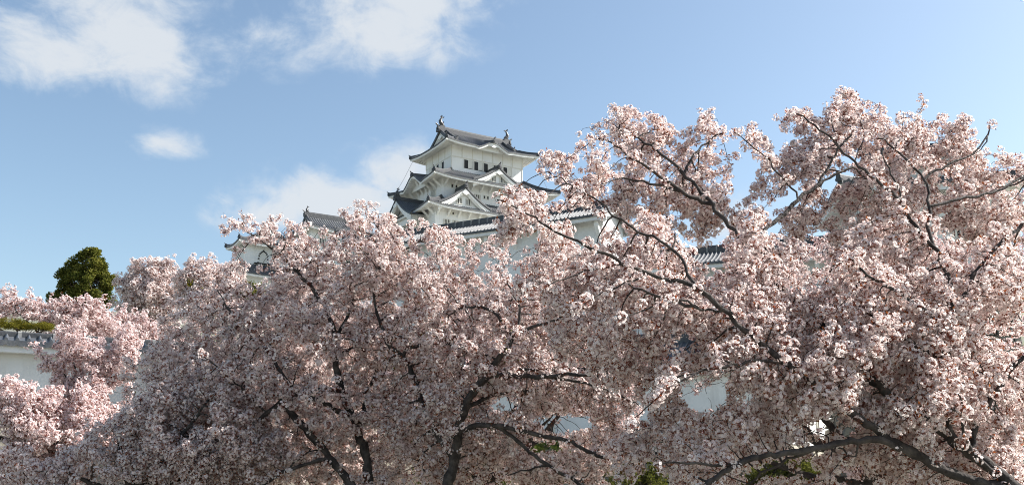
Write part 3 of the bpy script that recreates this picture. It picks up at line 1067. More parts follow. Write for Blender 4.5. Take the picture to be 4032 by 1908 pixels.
# white turret behind the right-hand tree
ptR = at(3400, 748, 44.0)
tr_ = empty('corner_turret', (ptR[0], ptR[1] + .6, 6.0), pi / 2 - radians(98), 'white two-tiered turret half hidden by the branches at upper right', 'castle tower')
zR = ptR[2] - 6.0
wr = wallbox(0, 6.4, 0, 5.5, zR - 4.4, zR + .5, tr_, PLASTER2)
for a in (1.6, 4.6):
    window(tr_, lambda q, z, o, a=a: (a + q, -o, z), .9, 1.1, zR - 2.4, 4)
for y_, rz_, L_ in ((0, 0, 6.4), (0, 1, 5.5)):
    st_ = stones(tr_, L_, zR - 4.4 + 7.8, -7.8, .22, course=.55)
    if rz_:
        st_.rotation_euler = (0, 0, -pi / 2)
        st_.location = (0, L_, 0)
skirt(tr_, -1.1, 7.5, -1.1, 6.6, 1.6, 5.4, 1.4, 4.6, zR + .2, zR + 1.05, (1.1, 1.1), {}, .2, pitch=.30, rs=.62, tile=TILE)
wl = wallbox(1.6, 5.4, 1.4, 4.6, zR + .8, zR + 2.2, tr_, PLASTER2)
t, e = MB(), MB()
for o, ex, ei in (((1.0, .5, 0), (1, 0, 0), (0, 1, 0)), ((6.0, 5.5, 0), (-1, 0, 0), (0, -1, 0))):
    s = Side(o, ex, ei, 5.0, 2.5, zR + 2.05, 1.0, None, None, .15, 1.2, (), .7)
    s.tiles(t, .3, .08)
    s.eave(e, .9, f=.22, rafters=.35, rw=.12, rh=.12, end=1)
ru = t.build('roof', TILE, tr_)
e.build('eave', PLASTER2, ru)
for x in (1.6, 5.3):
    gm = MB()
    gm.plate([(x, 1.4, zR + 2.0), (x, 3.0, zR + 2.9), (x, 4.6, zR + 2.0)], (.1, 0, 0))
    gm.build('gable', PLASTER2, ru)
ridge([(1.0, 3.0, zR + 3.05), (6.0, 3.0, zR + 3.05)], .35, .4, ru, 'main_ridge', bands=.6)
for x, d in ((1.0, -1), (6.0, 1)):
    demon((x, 3.0, zR + 3.1), (d, 0), .55, ru)

# lower white storehouse below the gallery, seen in chinks between the branches
ptM = at(2560, 1062, 74.0)
az = 112.0
ax = Vector((sin(radians(az)), cos(radians(az)), 0))
org = Vector(ptM) - ax * 5.0
mid = empty('white_storehouse', (org.x, org.y, 4.0), pi / 2 - radians(az), 'low white storehouse with scalloped eave seen through the middle branches', 'castle building')
gabled(mid, 23.0, 4.5, 5, ptM[2] - 4.0, 1.6, 1.2, pitch=.33, rib=.11, tile=TILE, brk=2.4, lift=.06)
stones(mid, 23.0, 6.0, -1.0, .25, course=.6)

# corner gatehouse at lower right: long shaded wing to the left, sunlit face to the right
ptG = at(2873, 1452, 42.0)
gh = empty('white_gatehouse', (ptG[0], ptG[1], -1.7), pi / 2 - radians(31), 'white plastered gatehouse on a stone base, its right face partly sunlit', 'castle building')
zG = ptG[2] + 1.7
z0G = at(2873, 1722, 42.0)[2] + 1.7
# local x -> away to the right (sunlit long face, normal -y); local y -> away to the left
LG, DG = 36.0, 5.2
wg = MB()
wg.box(0, LG, 0, DG, z0G, zG + .3)
wg.box(0, DG, DG, 30.0, z0G, zG + .3)
wg = wg.build('wall', PLASTER2, gh)
kk = MB()
for x in (0,):
    kk.box(-.03, .22, -.03, 0, z0G, zG - .2)
kk.build('corner_strip', PLASTER, wg)
t, e = MB(), MB()
for o, ex, ei, L, kl, kr in (((-.62, -.62, 0), (1, 0, 0), (0, 1, 0), LG + 1.2, 1, None), ((-.62, 30.6, 0), (0, -1, 0), (1, 0, 0), 31.2, None, 1)):
    s = Side(o, ex, ei, L, 3.2, zG + .05, 1.75, kl, kr, .1, 1.5, (), .72)
    s.tiles(t, .29, .09, drop=.12)
    s.eave(e, .62, drop=.1, f=.2, rafters=0, slope=.1)
for o, ex, ei, L in (((LG + .6, 5.8, 0), (-1, 0, 0), (0, -1, 0), LG - 4.6), ((5.8, 5.8, 0), (0, 1, 0), (-1, 0, 0), 24.8)):
    s = Side(o, ex, ei, L, 3.2, zG + .05, 1.75, None, None, .0, 1.5, (), .72)
    s.tiles(t, .29, .09)
rg = t.build('roof', TILE2, gh)
e.build('eave', PLASTER2, rg)
ridge([(2.58, 2.58, zG + 1.78), (LG + .6, 2.58, zG + 1.78)], .4, .5, rg, 'main_ridge', bands=.7)
ridge([(2.58, 2.58, zG + 1.785), (2.58, 30.6, zG + 1.785)], .4, .5, rg, 'main_ridge', bands=.7)
ridge([(-.6, -.6, zG + .2), (.6, .6, zG + .55), (2.58, 2.58, zG + 1.7)], .32, .3, rg, 'hip_ridge')
demon((-.6, -.6, zG + .2), (-1, -1), .5, rg)
for a in (4.5, 9.5, 15):
    window(gh, lambda q, z, o, a=a: (a + q, -o, z), .35, .5, z0G + 1.0, 0, frame=.04)
for a in (4.2, 9.0, 14, 19):
    window(gh, lambda q, z, o, a=a: (-o, a - q, z), .35, .5, z0G + .35, 0, frame=.04)
sb = stones(gh, LG, z0G, 0, .22, course=.40)
b2 = stones(gh, 30.0, z0G, 0, .22, course=.42)
b2.rotation_euler = (0, 0, -pi / 2)
b2.location = (0, 30.0, 0)

# plastered wall with tiled coping at the left
ptF = at(-260, 1372, 25.8)
fe = empty('plaster_wall', (ptF[0], ptF[1], -1.7), pi / 2 - radians(62), 'white plaster wall with rounded grey coping tiles at far left', 'wall')
zF = at(0, 1392, 28.0)[2] + 1.7
zF0 = at(0, 1640, 28.0)[2] + 1.7
gabled(fe, 15.0, .9, zF0, zF + .16, .24, .48, pitch=.285, rib=.085, tile=TILE2, ridge_h=.13, ridge_w=.26, bands=.9, raft=0, f=.2, drop=.12, lift=0, slope=.0, rows=3)
stones(fe, 15.0, zF0, 0, .2, course=.4)


# ================================================================== plants
def inpoly(P, poly):
    x, y = P[:, 0], P[:, 1]
    c = np.zeros(len(P), bool)
    n = len(poly)
    for i in range(n):
        x0, y0 = poly[i]
        x1, y1 = poly[(i + 1) % n]
        k = ((y0 > y) != (y1 > y)) & (x < (x1 - x0) * (y - y0) / ((y1 - y0) or 1e-9) + x0)
        c ^= k
    return c


def edgedist(P, poly):
    d = np.full(len(P), 1e9)
    n = len(poly)
    for i in range(n):
        a = np.array(poly[i], float)
        b = np.array(poly[(i + 1) % n], float)
        ab = b - a
        t = np.clip(((P - a) @ ab) / max(ab @ ab, 1e-9), 0, 1)
        d = np.minimum(d, np.linalg.norm(P - a - t[:, None] * ab, axis=1))
    return d


def vat(px, py, Y):
    F = np.array([0, cos(PITCH), sin(PITCH)])
    U = np.array([0, -sin(PITCH), cos(PITCH)])
    r = F[None] + np.stack([(px - 2016) / FPX, 0 * px, 0 * px], -1) - U[None] * ((py - 954) / FPX)[:, None]
    return r * (Y / r[:, 1])[:, None]


def sample_crown(polys, holes, spacing):
    """attraction points filling the crown volume; polys: (outline, depth, thickness, density)"""
    out = []
    for poly, Y, th, dens, *gp in polys:
        gap = gp[0] if gp else (-1.45, 1.0)
        p = np.array(poly, float)
        lo, hi = p.min(0), p.max(0)
        area = (hi - lo).prod() * (Y / FPX) ** 2
        n = int(area * th / spacing ** 3 * dens)
        q = lo + rng.random((n, 2)) * (hi - lo)
        am = .16 * FPX / Y
        k_ = 1.0 / (.42 * FPX / Y)
        ph = rng.uniform(0, 6, 4)
        w_ = am * np.stack([np.sin(q[:, 1] * k_ * 2.1 + ph[0]) + .7 * np.sin(q[:, 0] * k_ * 4.3 + ph[1]), np.sin(q[:, 0] * k_ * 2.3 + ph[2]) + .8 * np.sin(q[:, 0] * k_ * 5.1 + q[:, 1] * k_ + ph[3])], -1)
        qq = q + w_
        k_ = inpoly(qq, poly)
        q, qq = q[k_], qq[k_]
        ed = edgedist(qq, poly) * Y / FPX
        tt = np.minimum(th / 2, .18 + ed * .9)
        keep_ = rng.random(len(q)) < tt / (th / 2) + .2
        q, tt = q[keep_], tt[keep_]
        Yq = Y + rng.uniform(-1, 1, len(q)) * tt
        # points farther back sit a little higher: the crown's dome
        for h in holes:
            k = ~inpoly(q, h) | ((rng.random(len(q)) < .10) if any(h is k_ for k_ in SOFT) else False)
            q, Yq = q[k], Yq[k]
        A = vat(q[:, 0], q[:, 1], Yq)
        B = A * gap[1]
        f = (np.sin(B[:, 0] * 3.1 + 1.3 * np.sin(B[:, 2] * 2.3)) + np.sin(B[:, 1] * 2.7 + 1.1 * np.sin(B[:, 0] * 1.9)) + np.sin(B[:, 2] * 3.9 + B[:, 0]))
        out.append(A[f > gap[0]])
    return np.concatenate(out)


class Skeleton:
    def __init__(self, step):
        self.P, self.par, self.R = [], [], []
        self.step = step

    def limb(self, px, w0, w1, Y=None, dY=0.0, rel=True):
        """traced limb: pixel polyline from base to tip, widths in photo pixels, depth change dY along it"""
        px = np.array(px, float)
        if self.P:
            pp = proj(np.array(self.P))
            i0 = int(np.argmin(((pp - px[0]) ** 2).sum(1)))
            Y0 = self.P[i0][1] if Y is None else Y
            last = i0
        else:
            Y0, last = Y, -1
        seg = np.linalg.norm(np.diff(px, axis=0), axis=1)
        cum = np.concatenate([[0], np.cumsum(seg)])
        m = max(2, int(cum[-1] * Y0 / FPX / self.step))
        tt = np.linspace(0, 1, m + 1)
        # smooth the traced polyline a little
        X = np.interp(tt * cum[-1], cum, px[:, 0])
        Yp = np.interp(tt * cum[-1], cum, px[:, 1])
        for _ in range(3):
            X[1:-1] = (X[:-2] + 2 * X[1:-1] + X[2:]) / 4
            Yp[1:-1] = (Yp[:-2] + 2 * Yp[1:-1] + Yp[2:]) / 4
        wob = np.cumsum(rng.normal(0, 1, m + 1)) * .012
        X[1:] += rng.normal(0, 1, m) * .010 * FPX / Y0
        Yp[1:] += rng.normal(0, 1, m) * .010 * FPX / Y0
        D = Y0 + dY * tt + wob - wob[0]
        Q = vat(X, Yp, D)
        for k in range(0 if last < 0 else 1, m + 1):
            self.P.append(Q[k])
            self.par.append(last)
            w_ = w0 + (w1 - w0) * tt[k]
            self.R.append(w_ / 2 * D[k] / FPX)
            last = len(self.P) - 1

    def limb3(self, pts, r0, r1):
        pts = np.array(pts, float)
        if self.P:
            last = int(np.argmin(((np.array(self.P) - pts[0]) ** 2).sum(1)))
        else:
            last = -1
        seg = np.linalg.norm(np.diff(pts, axis=0), axis=1)
        cum = np.concatenate([[0], np.cumsum(seg)])
        m = max(2, int(cum[-1] / self.step))
        tt = np.linspace(0, 1, m + 1)
        Q = np.stack([np.interp(tt * cum[-1], cum, pts[:, k]) for k in range(3)], -1)
        for _ in range(4):
            Q[1:-1] = (Q[:-2] + 2 * Q[1:-1] + Q[2:]) / 4
        for k in range(0 if last < 0 else 1, m + 1):
            self.P.append(Q[k] + rng.normal(0, .01, 3))
            self.par.append(last)
            self.R.append(r0 + (r1 - r0) * tt[k])
            last = len(self.P) - 1

    def grow(self, A, kill, infl, iters=70, maxn=16000, upb=.10):
        st = self.step
        P = np.array(self.P)
        par = list(self.par)
        nt_ = len(P)
        A = A.copy()
        best = np.full(len(A), 1e9)
        bi = np.zeros(len(A), int)

        def upd(lo, hi):
            for a in range(lo, hi, 256):
                b_ = min(hi, a + 256)
                d = ((A[:, None, :] - P[None, a:b_, :]) ** 2).sum(-1)
                j = d.argmin(1)
                dj = d[np.arange(len(A)), j]
                k = dj < best
                best[k] = dj[k]
                bi[k] = j[k] + a
        upd(0, len(P))
        seen = set()
        for it in range(iters):
            act = np.where((best < infl ** 2) & (best > kill ** 2))[0]
            if len(act) == 0:
                break
            nd = bi[act]
            dv = A[act] - P[nd]
            dv /= np.linalg.norm(dv, axis=1)[:, None]
            acc_ = np.zeros_like(P)
            np.add.at(acc_, nd, dv)
            ids = np.unique(nd)
            D = acc_[ids]
            D /= np.maximum(np.linalg.norm(D, axis=1), 1e-6)[:, None]
            # keep some of the parent's direction
            pr = np.array([P[i] - P[par[i]] if par[i] >= 0 else (0, 0, 1) for i in ids])
            pr /= np.maximum(np.linalg.norm(pr, axis=1), 1e-6)[:, None]
            D = D + pr * .35 + rng.normal(0, .18, D.shape) + np.array([0, 0, upb])
            D /= np.linalg.norm(D, axis=1)[:, None]
            new = P[ids] + D * st
            ok = []
            for i, q in zip(ids, new):
                key = (int(i), tuple(np.round((q - P[i]) / st * 1.6).astype(int)))
                ok.append(key not in seen)
                seen.add(key)
            ok = np.array(ok)
            if not ok.any():
                break
            ids, new = ids[ok], new[ok]
            lo = len(P)
            P = np.concatenate([P, new])
            par.extend(ids.tolist())
            if len(P) > maxn:
                break
            upd(lo, len(P))
            if it % 8 == 7:
                k = best > kill ** 2
                A, best, bi = A[k], best[k], bi[k]
                if len(A) == 0:
                    break
        self.P, self.par = P, par
        self.nt = nt_
        n = len(P)
        kids = np.zeros(n, int)
        tips = np.zeros(n)
        for i in range(n - 1, -1, -1):
            if kids[i] == 0:
                tips[i] = 1
            if par[i] >= 0:
                kids[par[i]] += 1
                tips[par[i]] += tips[i]
        self.kids, self.tips = kids, tips
        return self

    def radii(self, r0, ex=.45):
        r = r0 * self.tips ** ex
        r[:self.nt] = np.maximum(np.array(self.R), r[:self.nt] * .4)
        for i in range(self.nt, len(r)):
            r[i] = min(r[i], r[self.par[i]] * .85)
        self.r = np.maximum(r, r0 * .8)

    def mesh(self, name, m, parent, thick_n=8):
        """one continuous wood mesh: chains of tapering tubes"""
        P, par, r = self.P, np.array(self.par), self.r
        main = np.full(len(P), -1)
        bt = np.zeros(len(P))
        for i in range(len(P)):
            p_ = par[i]
            if p_ >= 0:
                sc_ = r[i] + (1e3 if i < self.nt and p_ < self.nt else 0) + (.5e3 if i == p_ + 1 else 0)
                if sc_ > bt[p_]:
                    bt[p_] = sc_
                    main[p_] = i
        starts = [i for i in range(len(P)) if par[i] < 0 or main[par[i]] != i]
        V, Fc = [], []
        off = 0
        for s in starts:
            ch = []
            if par[s] >= 0:
                ch.append(par[s])
            i = s
            while i >= 0:
                ch.append(i)
                i = main[i]
            if len(ch) < 2:
                continue
            c = P[ch]
            rr = r[ch].copy()
            if par[s] >= 0:
                rr[0] = min(rr[0], rr[1] * 1.25)
            big = rr.max()
            n = thick_n if big > .03 else (5 if big > .012 else 4)
            d = np.gradient(c, axis=0)
            d /= np.maximum(np.linalg.norm(d, axis=1), 1e-9)[:, None]
            a = np.cross(d, (.31, .17, .93))
            a /= np.maximum(np.linalg.norm(a, axis=1), 1e-9)[:, None]
            b_ = np.cross(d, a)
            an = np.arange(n) * 2 * pi / n
            jit = 1 + (rng.normal(0, .12, (len(c), n)) if big > .03 else 0)
            ring = c[:, None, :] + (a[:, None, :] * np.cos(an)[None, :, None] + b_[:, None, :] * np.sin(an)[None, :, None]) * (rr[:, None] * jit)[..., None]
            V.append(ring.reshape(-1, 3))
            m_ = len(c)
            I = off + np.arange(m_ - 1)[:, None] * n + np.arange(n)[None]
            J = off + np.arange(m_ - 1)[:, None] * n + (np.arange(n)[None] + 1) % n
            Fc.append(np.stack([I, J, J + n, I + n], -1).reshape(-1, 4))
            off += m_ * n
        return quadmesh(name, np.concatenate(V), np.concatenate(Fc), None, None, [m], parent, True)


def quadmesh(name, V, Fq, mi, tint, mats, parent, smooth=False):
    me = bpy.data.meshes.new(name)
    me.vertices.add(len(V))
    me.vertices.foreach_set('co', np.ascontiguousarray(V, np.float32).ravel())
    nf = len(Fq)
    me.loops.add(nf * 4)
    me.loops.foreach_set('vertex_index', np.ascontiguousarray(Fq, np.int32).ravel())
    me.polygons.add(nf)
    me.polygons.foreach_set('loop_start', np.arange(nf, dtype=np.int32) * 4)
    try:
        me.polygons.foreach_set('loop_total', np.full(nf, 4, np.int32))
    except Exception:
        pass
    for k in mats:
        me.materials.append(k)
    if mi is not None:
        me.polygons.foreach_set('material_index', np.ascontiguousarray(mi, np.int32))
    if smooth:
        me.polygons.foreach_set('use_smooth', np.ones(nf, bool))
    me.update(calc_edges=True)
    if tint is not None:
        at_ = me.attributes.new('tint', 'FLOAT', 'FACE')
        at_.data.foreach_set('value', np.ascontiguousarray(tint, np.float32))
    o = bpy.data.objects.new(name, me)
    COL.objects.link(o)
    if parent:
        o.parent = parent
        o.location = -Vector(parent.location)      # vertices are in world coordinates
    return o


def unit(v):
    return v / np.maximum(np.linalg.norm(v, axis=-1, keepdims=True), 1e-9)


def frames(nrm):
    ref = np.where(np.abs(nrm[:, 2:3]) < .9, np.array([[0, 0, 1.]]), np.array([[1., 0, 0]]))
    a = unit(np.cross(nrm, ref))
    b_ = np.cross(nrm, a)
    th = rng.random(len(nrm)) * 2 * pi
    return a * np.cos(th)[:, None] + b_ * np.sin(th)[:, None], b_ * np.cos(th)[:, None] - a * np.sin(th)[:, None]


def blossoms(C, rc, nfl, fr, petals=5, leaf=.5, green=.0, leafsize=1.0):
    """balls of five-petalled flowers around cluster centres C -> verts, quads, material index, tint"""
    nC = len(C)
    k = np.maximum(2, rng.poisson(nfl * (rc / rc.mean()) ** 1.7))
    ci = np.repeat(np.arange(nC), k)
    n = len(ci)
    dirv = unit(rng.normal(0, 1, (n, 3)) + np.array([0, 0, .25]))
    rad = rc[ci] * rng.uniform(.72, 1.04, n)
    ctr = C[ci] + dirv * rad[:, None]
    nrm = unit(dirv + rng.normal(0, .2, (n, 3)))
    ta, tb_ = frames(nrm)
    fs = fr * rng.uniform(.82, 1.15, n)
    V, Fq, MI, T = [], [], [], []
    ft = np.clip(rng.normal(.4, .28, n) + rng.normal(0, .18, nC)[ci], 0, 1)
    off = 0
    cup = rng.uniform(.0, .4, n)
    for j in range(petals):
        an = 2 * pi * j / petals + rng.normal(0, .07, n)
        hw = 1.02 * pi / petals if petals > 3 else .9
        def pt(r_, da, h):
            return ctr + fs[:, None] * (r_ * (np.cos(an + da)[:, None] * ta + np.sin(an + da)[:, None] * tb_) + (h * cup)[:, None] * nrm)
        q = np.stack([pt(.06, 0, 0.), pt(.76, -hw * 1.04, .6), pt(1.0, 0, .85), pt(.76, hw * 1.04, .6)], 1)
        V.append(q.reshape(-1, 3))
        Fq.append(off + np.arange(n * 4).reshape(-1, 4))
        MI.append(np.zeros(n))
        T.append(np.clip(ft + rng.normal(0, .1, n), 0, 1))
        off += n * 4
    # stalk and calyx behind each flower
    base = C[ci] + rng.normal(0, .18, (n, 3)) * rc[ci][:, None]
    sw = fs * .11
    q = np.stack([base - ta * sw[:, None] * .5, base + ta * sw[:, None] * .5, ctr + ta * sw[:, None] * 1.3, ctr - ta * sw[:, None] * 1.3], 1)
    V.append(q.reshape(-1, 3))
    Fq.append(off + np.arange(n * 4).reshape(-1, 4))
    MI.append(np.ones(n))
    T.append(rng.random(n))
    off += n * 4
    # dark red eye of each flower
    e0 = ctr + nrm * (fs * .07)[:, None]
    es = (fs * .17)[:, None]
    q = np.stack([e0 - ta * es, e0 - tb_ * es, e0 + ta * es, e0 + tb_ * es], 1)
    V.append(q.reshape(-1, 3))
    Fq.append(off + np.arange(n * 4).reshape(-1, 4))
    MI.append(np.ones(n))
    T.append(rng.random(n) * .6 + .4)
    off += n * 4
    # young leaves
    nl = rng.poisson(leaf, nC)
    li = np.repeat(np.arange(nC), nl)
    if len(li):
        m_ = len(li)
        dl = unit(rng.normal(0, 1, (m_, 3)) + np.array([0, 0, .3]))
        bs = C[li] + dl * rc[li][:, None] * rng.uniform(.2, .9, m_)[:, None]
        nn_ = unit(rng.normal(0, 1, (m_, 3)))
        sd_ = unit(np.cross(dl, nn_))
        ln = fr * rng.uniform(1.2, 2.3, m_) * leafsize
        q = np.stack([bs, bs + dl * (ln * .5)[:, None] + sd_ * (ln * .23)[:, None], bs + dl * ln[:, None], bs + dl * (ln * .5)[:, None] - sd_ * (ln * .23)[:, None]], 1)
        V.append(q.reshape(-1, 3))
        Fq.append(off + np.arange(m_ * 4).reshape(-1, 4))
        MI.append(np.where(rng.random(m_) < green, 3, 2))
        T.append(rng.random(m_))
    return np.concatenate(V), np.concatenate(Fq), np.concatenate(MI), np.concatenate(T)


STAT = []
ONLY = None


DENS = .52


def cherry(label, polys, holes, build, spacing, step, rc, nfl, fr, petals=5, leaf=.5, green=0., petal=None, twig=.0034, tipmax=40, prob=.8, kill=None, infl=None, base=None, leafsize=1.0, iters=70, maxn=16000):
    spacing *= DENS
    step *= .8
    sk = Skeleton(step)
    build(sk)
    A = sample_crown(polys, holes, spacing)
    sk.grow(A, kill or spacing * .75, infl or spacing * 6, iters, maxn)
    sk.radii(twig)
    P = sk.P
    b0 = P[0]
    root = empty('cherry_tree', (float(b0[0]), float(b0[1]), float(b0[2])), 0, label, 'cherry tree', 'cherry trees in blossom')
    sk.mesh('trunk', BARK, root)
    tw = np.where((sk.tips <= tipmax) & (np.arange(len(P)) >= 0))[0]
    tw = tw[(rng.random(len(tw)) < prob) | (sk.kids[tw] == 0)]
    C = P[tw] + rng.normal(0, rc * .5, (len(tw), 3))
    ex_ = rng.random(len(C)) < .35
    C = np.concatenate([C, C[ex_] + rng.normal(0, rc * 1.1, (int(ex_.sum()), 3))])
    pp = proj(C)
    bad = np.zeros(len(C), bool)
    for h in holes:
        bad |= inpoly(pp, h) & (rng.random(len(C)) > (.16 if any(h is k for k in SOFT) else .02))
    C = C[~bad]
    rcs = rc * rng.uniform(.55, 1.35, len(C))
    V, Fq, MI, T = blossoms(C, rcs, nfl, fr, petals, leaf, green, leafsize)
    quadmesh('blossoms', V, Fq, MI, T, [petal or PETAL, STEM, BRONZE, GREENLEAF], root)
    STAT.append((label[:40], len(A), len(P), len(C), len(Fq)))
    return root


def up_trunk(px, Y, py_top, w0, forks, zb=None):
    """trunk from the ground under pixel column px up to py_top, then forks [(px,py,dY)]"""
    def f(sk):
        top = at(px, py_top, Y)
        zb_ = float(ground_z(np.array(top[0]), np.array(Y))) - .1
        b0 = (top[0] - .2, Y, zb_)
        sk.limb3([b0, (b0[0] * .5 + top[0] * .5 + .1, Y + .05, (zb_ + top[2]) / 2), top], w0, w0 * .7)
        for fx_, fy_, dy in forks:
            q = at(fx_, fy_, Y + dy)
            mid_ = (np.array(top) + q) / 2 + np.array([0, 0, -.08 * np.linalg.norm(q - top)])
            sk.limb3([top, mid_, q], w0 * .5, w0 * .14)
    return f


# ------------------------------------------------------------ chinks through which the white walls show
G1 = [(2655, 1500), (2760, 1465), (2872, 1452), (2876, 1600), (2790, 1640), (2700, 1620)]
G2 = [(2882, 1540), (2990, 1548), (3025, 1580), (2960, 1615), (2890, 1600)]
G3 = [(3115, 1680), (3180, 1655), (3280, 1612), (3380, 1672), (3400, 1700), (3330, 1722), (3115, 1716)]
G4 = [(3085, 1735), (3200, 1725), (3310, 1745), (3300, 1800), (3090, 1795)]
G5 = [(2965, 1830), (3060, 1800), (3200, 1815), (3220, 1880), (2980, 1892)]
G6 = [(2625, 1315), (2700, 1300), (2770, 1320), (2750, 1400), (2610, 1420)]
G7 = [(2320, 925), (2385, 918), (2400, 960), (2335, 972)]
G8 = [(1990, 960), (2130, 958), (2120, 1000), (2000, 998)]
G9 = [(2150, 838), (2285, 815), (2290, 868), (2225, 875), (2165, 888)]
G9C = [(1745, 880), (2010, 845), (2010, 920), (1880, 948), (1790, 925)]
G10 = [(2520, 1050), (2630, 1045), (2640, 1085), (2560, 1110)]
G11 = [(2760, 1010), (2830, 1015), (2820, 1080), (2770, 1085)]
GC1 = [(1935, 1570), (2000, 1555), (2060, 1590), (2045, 1625), (1950, 1620)]
GC2 = [(2085, 1640), (2180, 1625), (2320, 1640), (2345, 1690), (2250, 1712), (2140, 1705)]
GC3 = [(2055, 1715), (2200, 1735), (2230, 1780), (2070, 1785)]
GC4 = [(1800, 1405), (1870, 1410), (1860, 1450), (1800, 1455)]
GA = [(975, 955), (1070, 955), (1085, 1000), (1070, 1045), (975, 1045)]
GB = [(1175, 800), (1250, 800), (1340, 845), (1370, 905), (1290, 905), (1230, 880), (1190, 885)]
GA2 = [(830, 945), (950, 895), (985, 925), (975, 960), (880, 1005), (815, 1025)]
GKEEP = [(1480, 400), (2000, 400), (2112, 560), (2118, 650), (2125, 700), (2185, 738), (2232, 758), (2230, 800), (2155, 790), (2130, 745), (1910, 742), (1930, 850), (1840, 880), (1660, 870), (1530, 840), (1500, 780)]
GS1 = [(3190, 705), (3290, 690), (3315, 735), (3235, 765)]
GS2 = [(3075, 745), (3165, 700), (3175, 745), (3110, 830)]
GS3 = [(3640, 560), (3700, 545), (3710, 585), (3660, 590)]
GS4 = [(3885, 600), (3935, 625), (3920, 665), (3880, 650)]
GT1 = [(3425, 715), (3465, 715), (3465, 775), (3435, 775)]
GT2 = [(3690, 700), (3745, 700), (3745, 755), (3690, 755)]
GT3 = [(3430, 785), (3470, 785), (3470, 805), (3420, 805)]
GT4 = [(3280, 660), (3380, 680), (3370, 725), (3285, 725)]
HR = [G1, G2, G3, G4, G5, G6, G7, G8, G9, G10, G11, GKEEP, GS1, GS2, GS3, GS4, GT1, GT2, GT4]
HC = [GC1, GC2, GC3, GC4, GKEEP, G8, G9, G9C, G1, G6, G7]
SOFT = [GA2, G1, G2, G3, G4, G6, G7, G8, G10, G11, GC1, GC2, GC3, GC4, GT1, GT2]
HLC = [GA, GB, GA2, GKEEP]


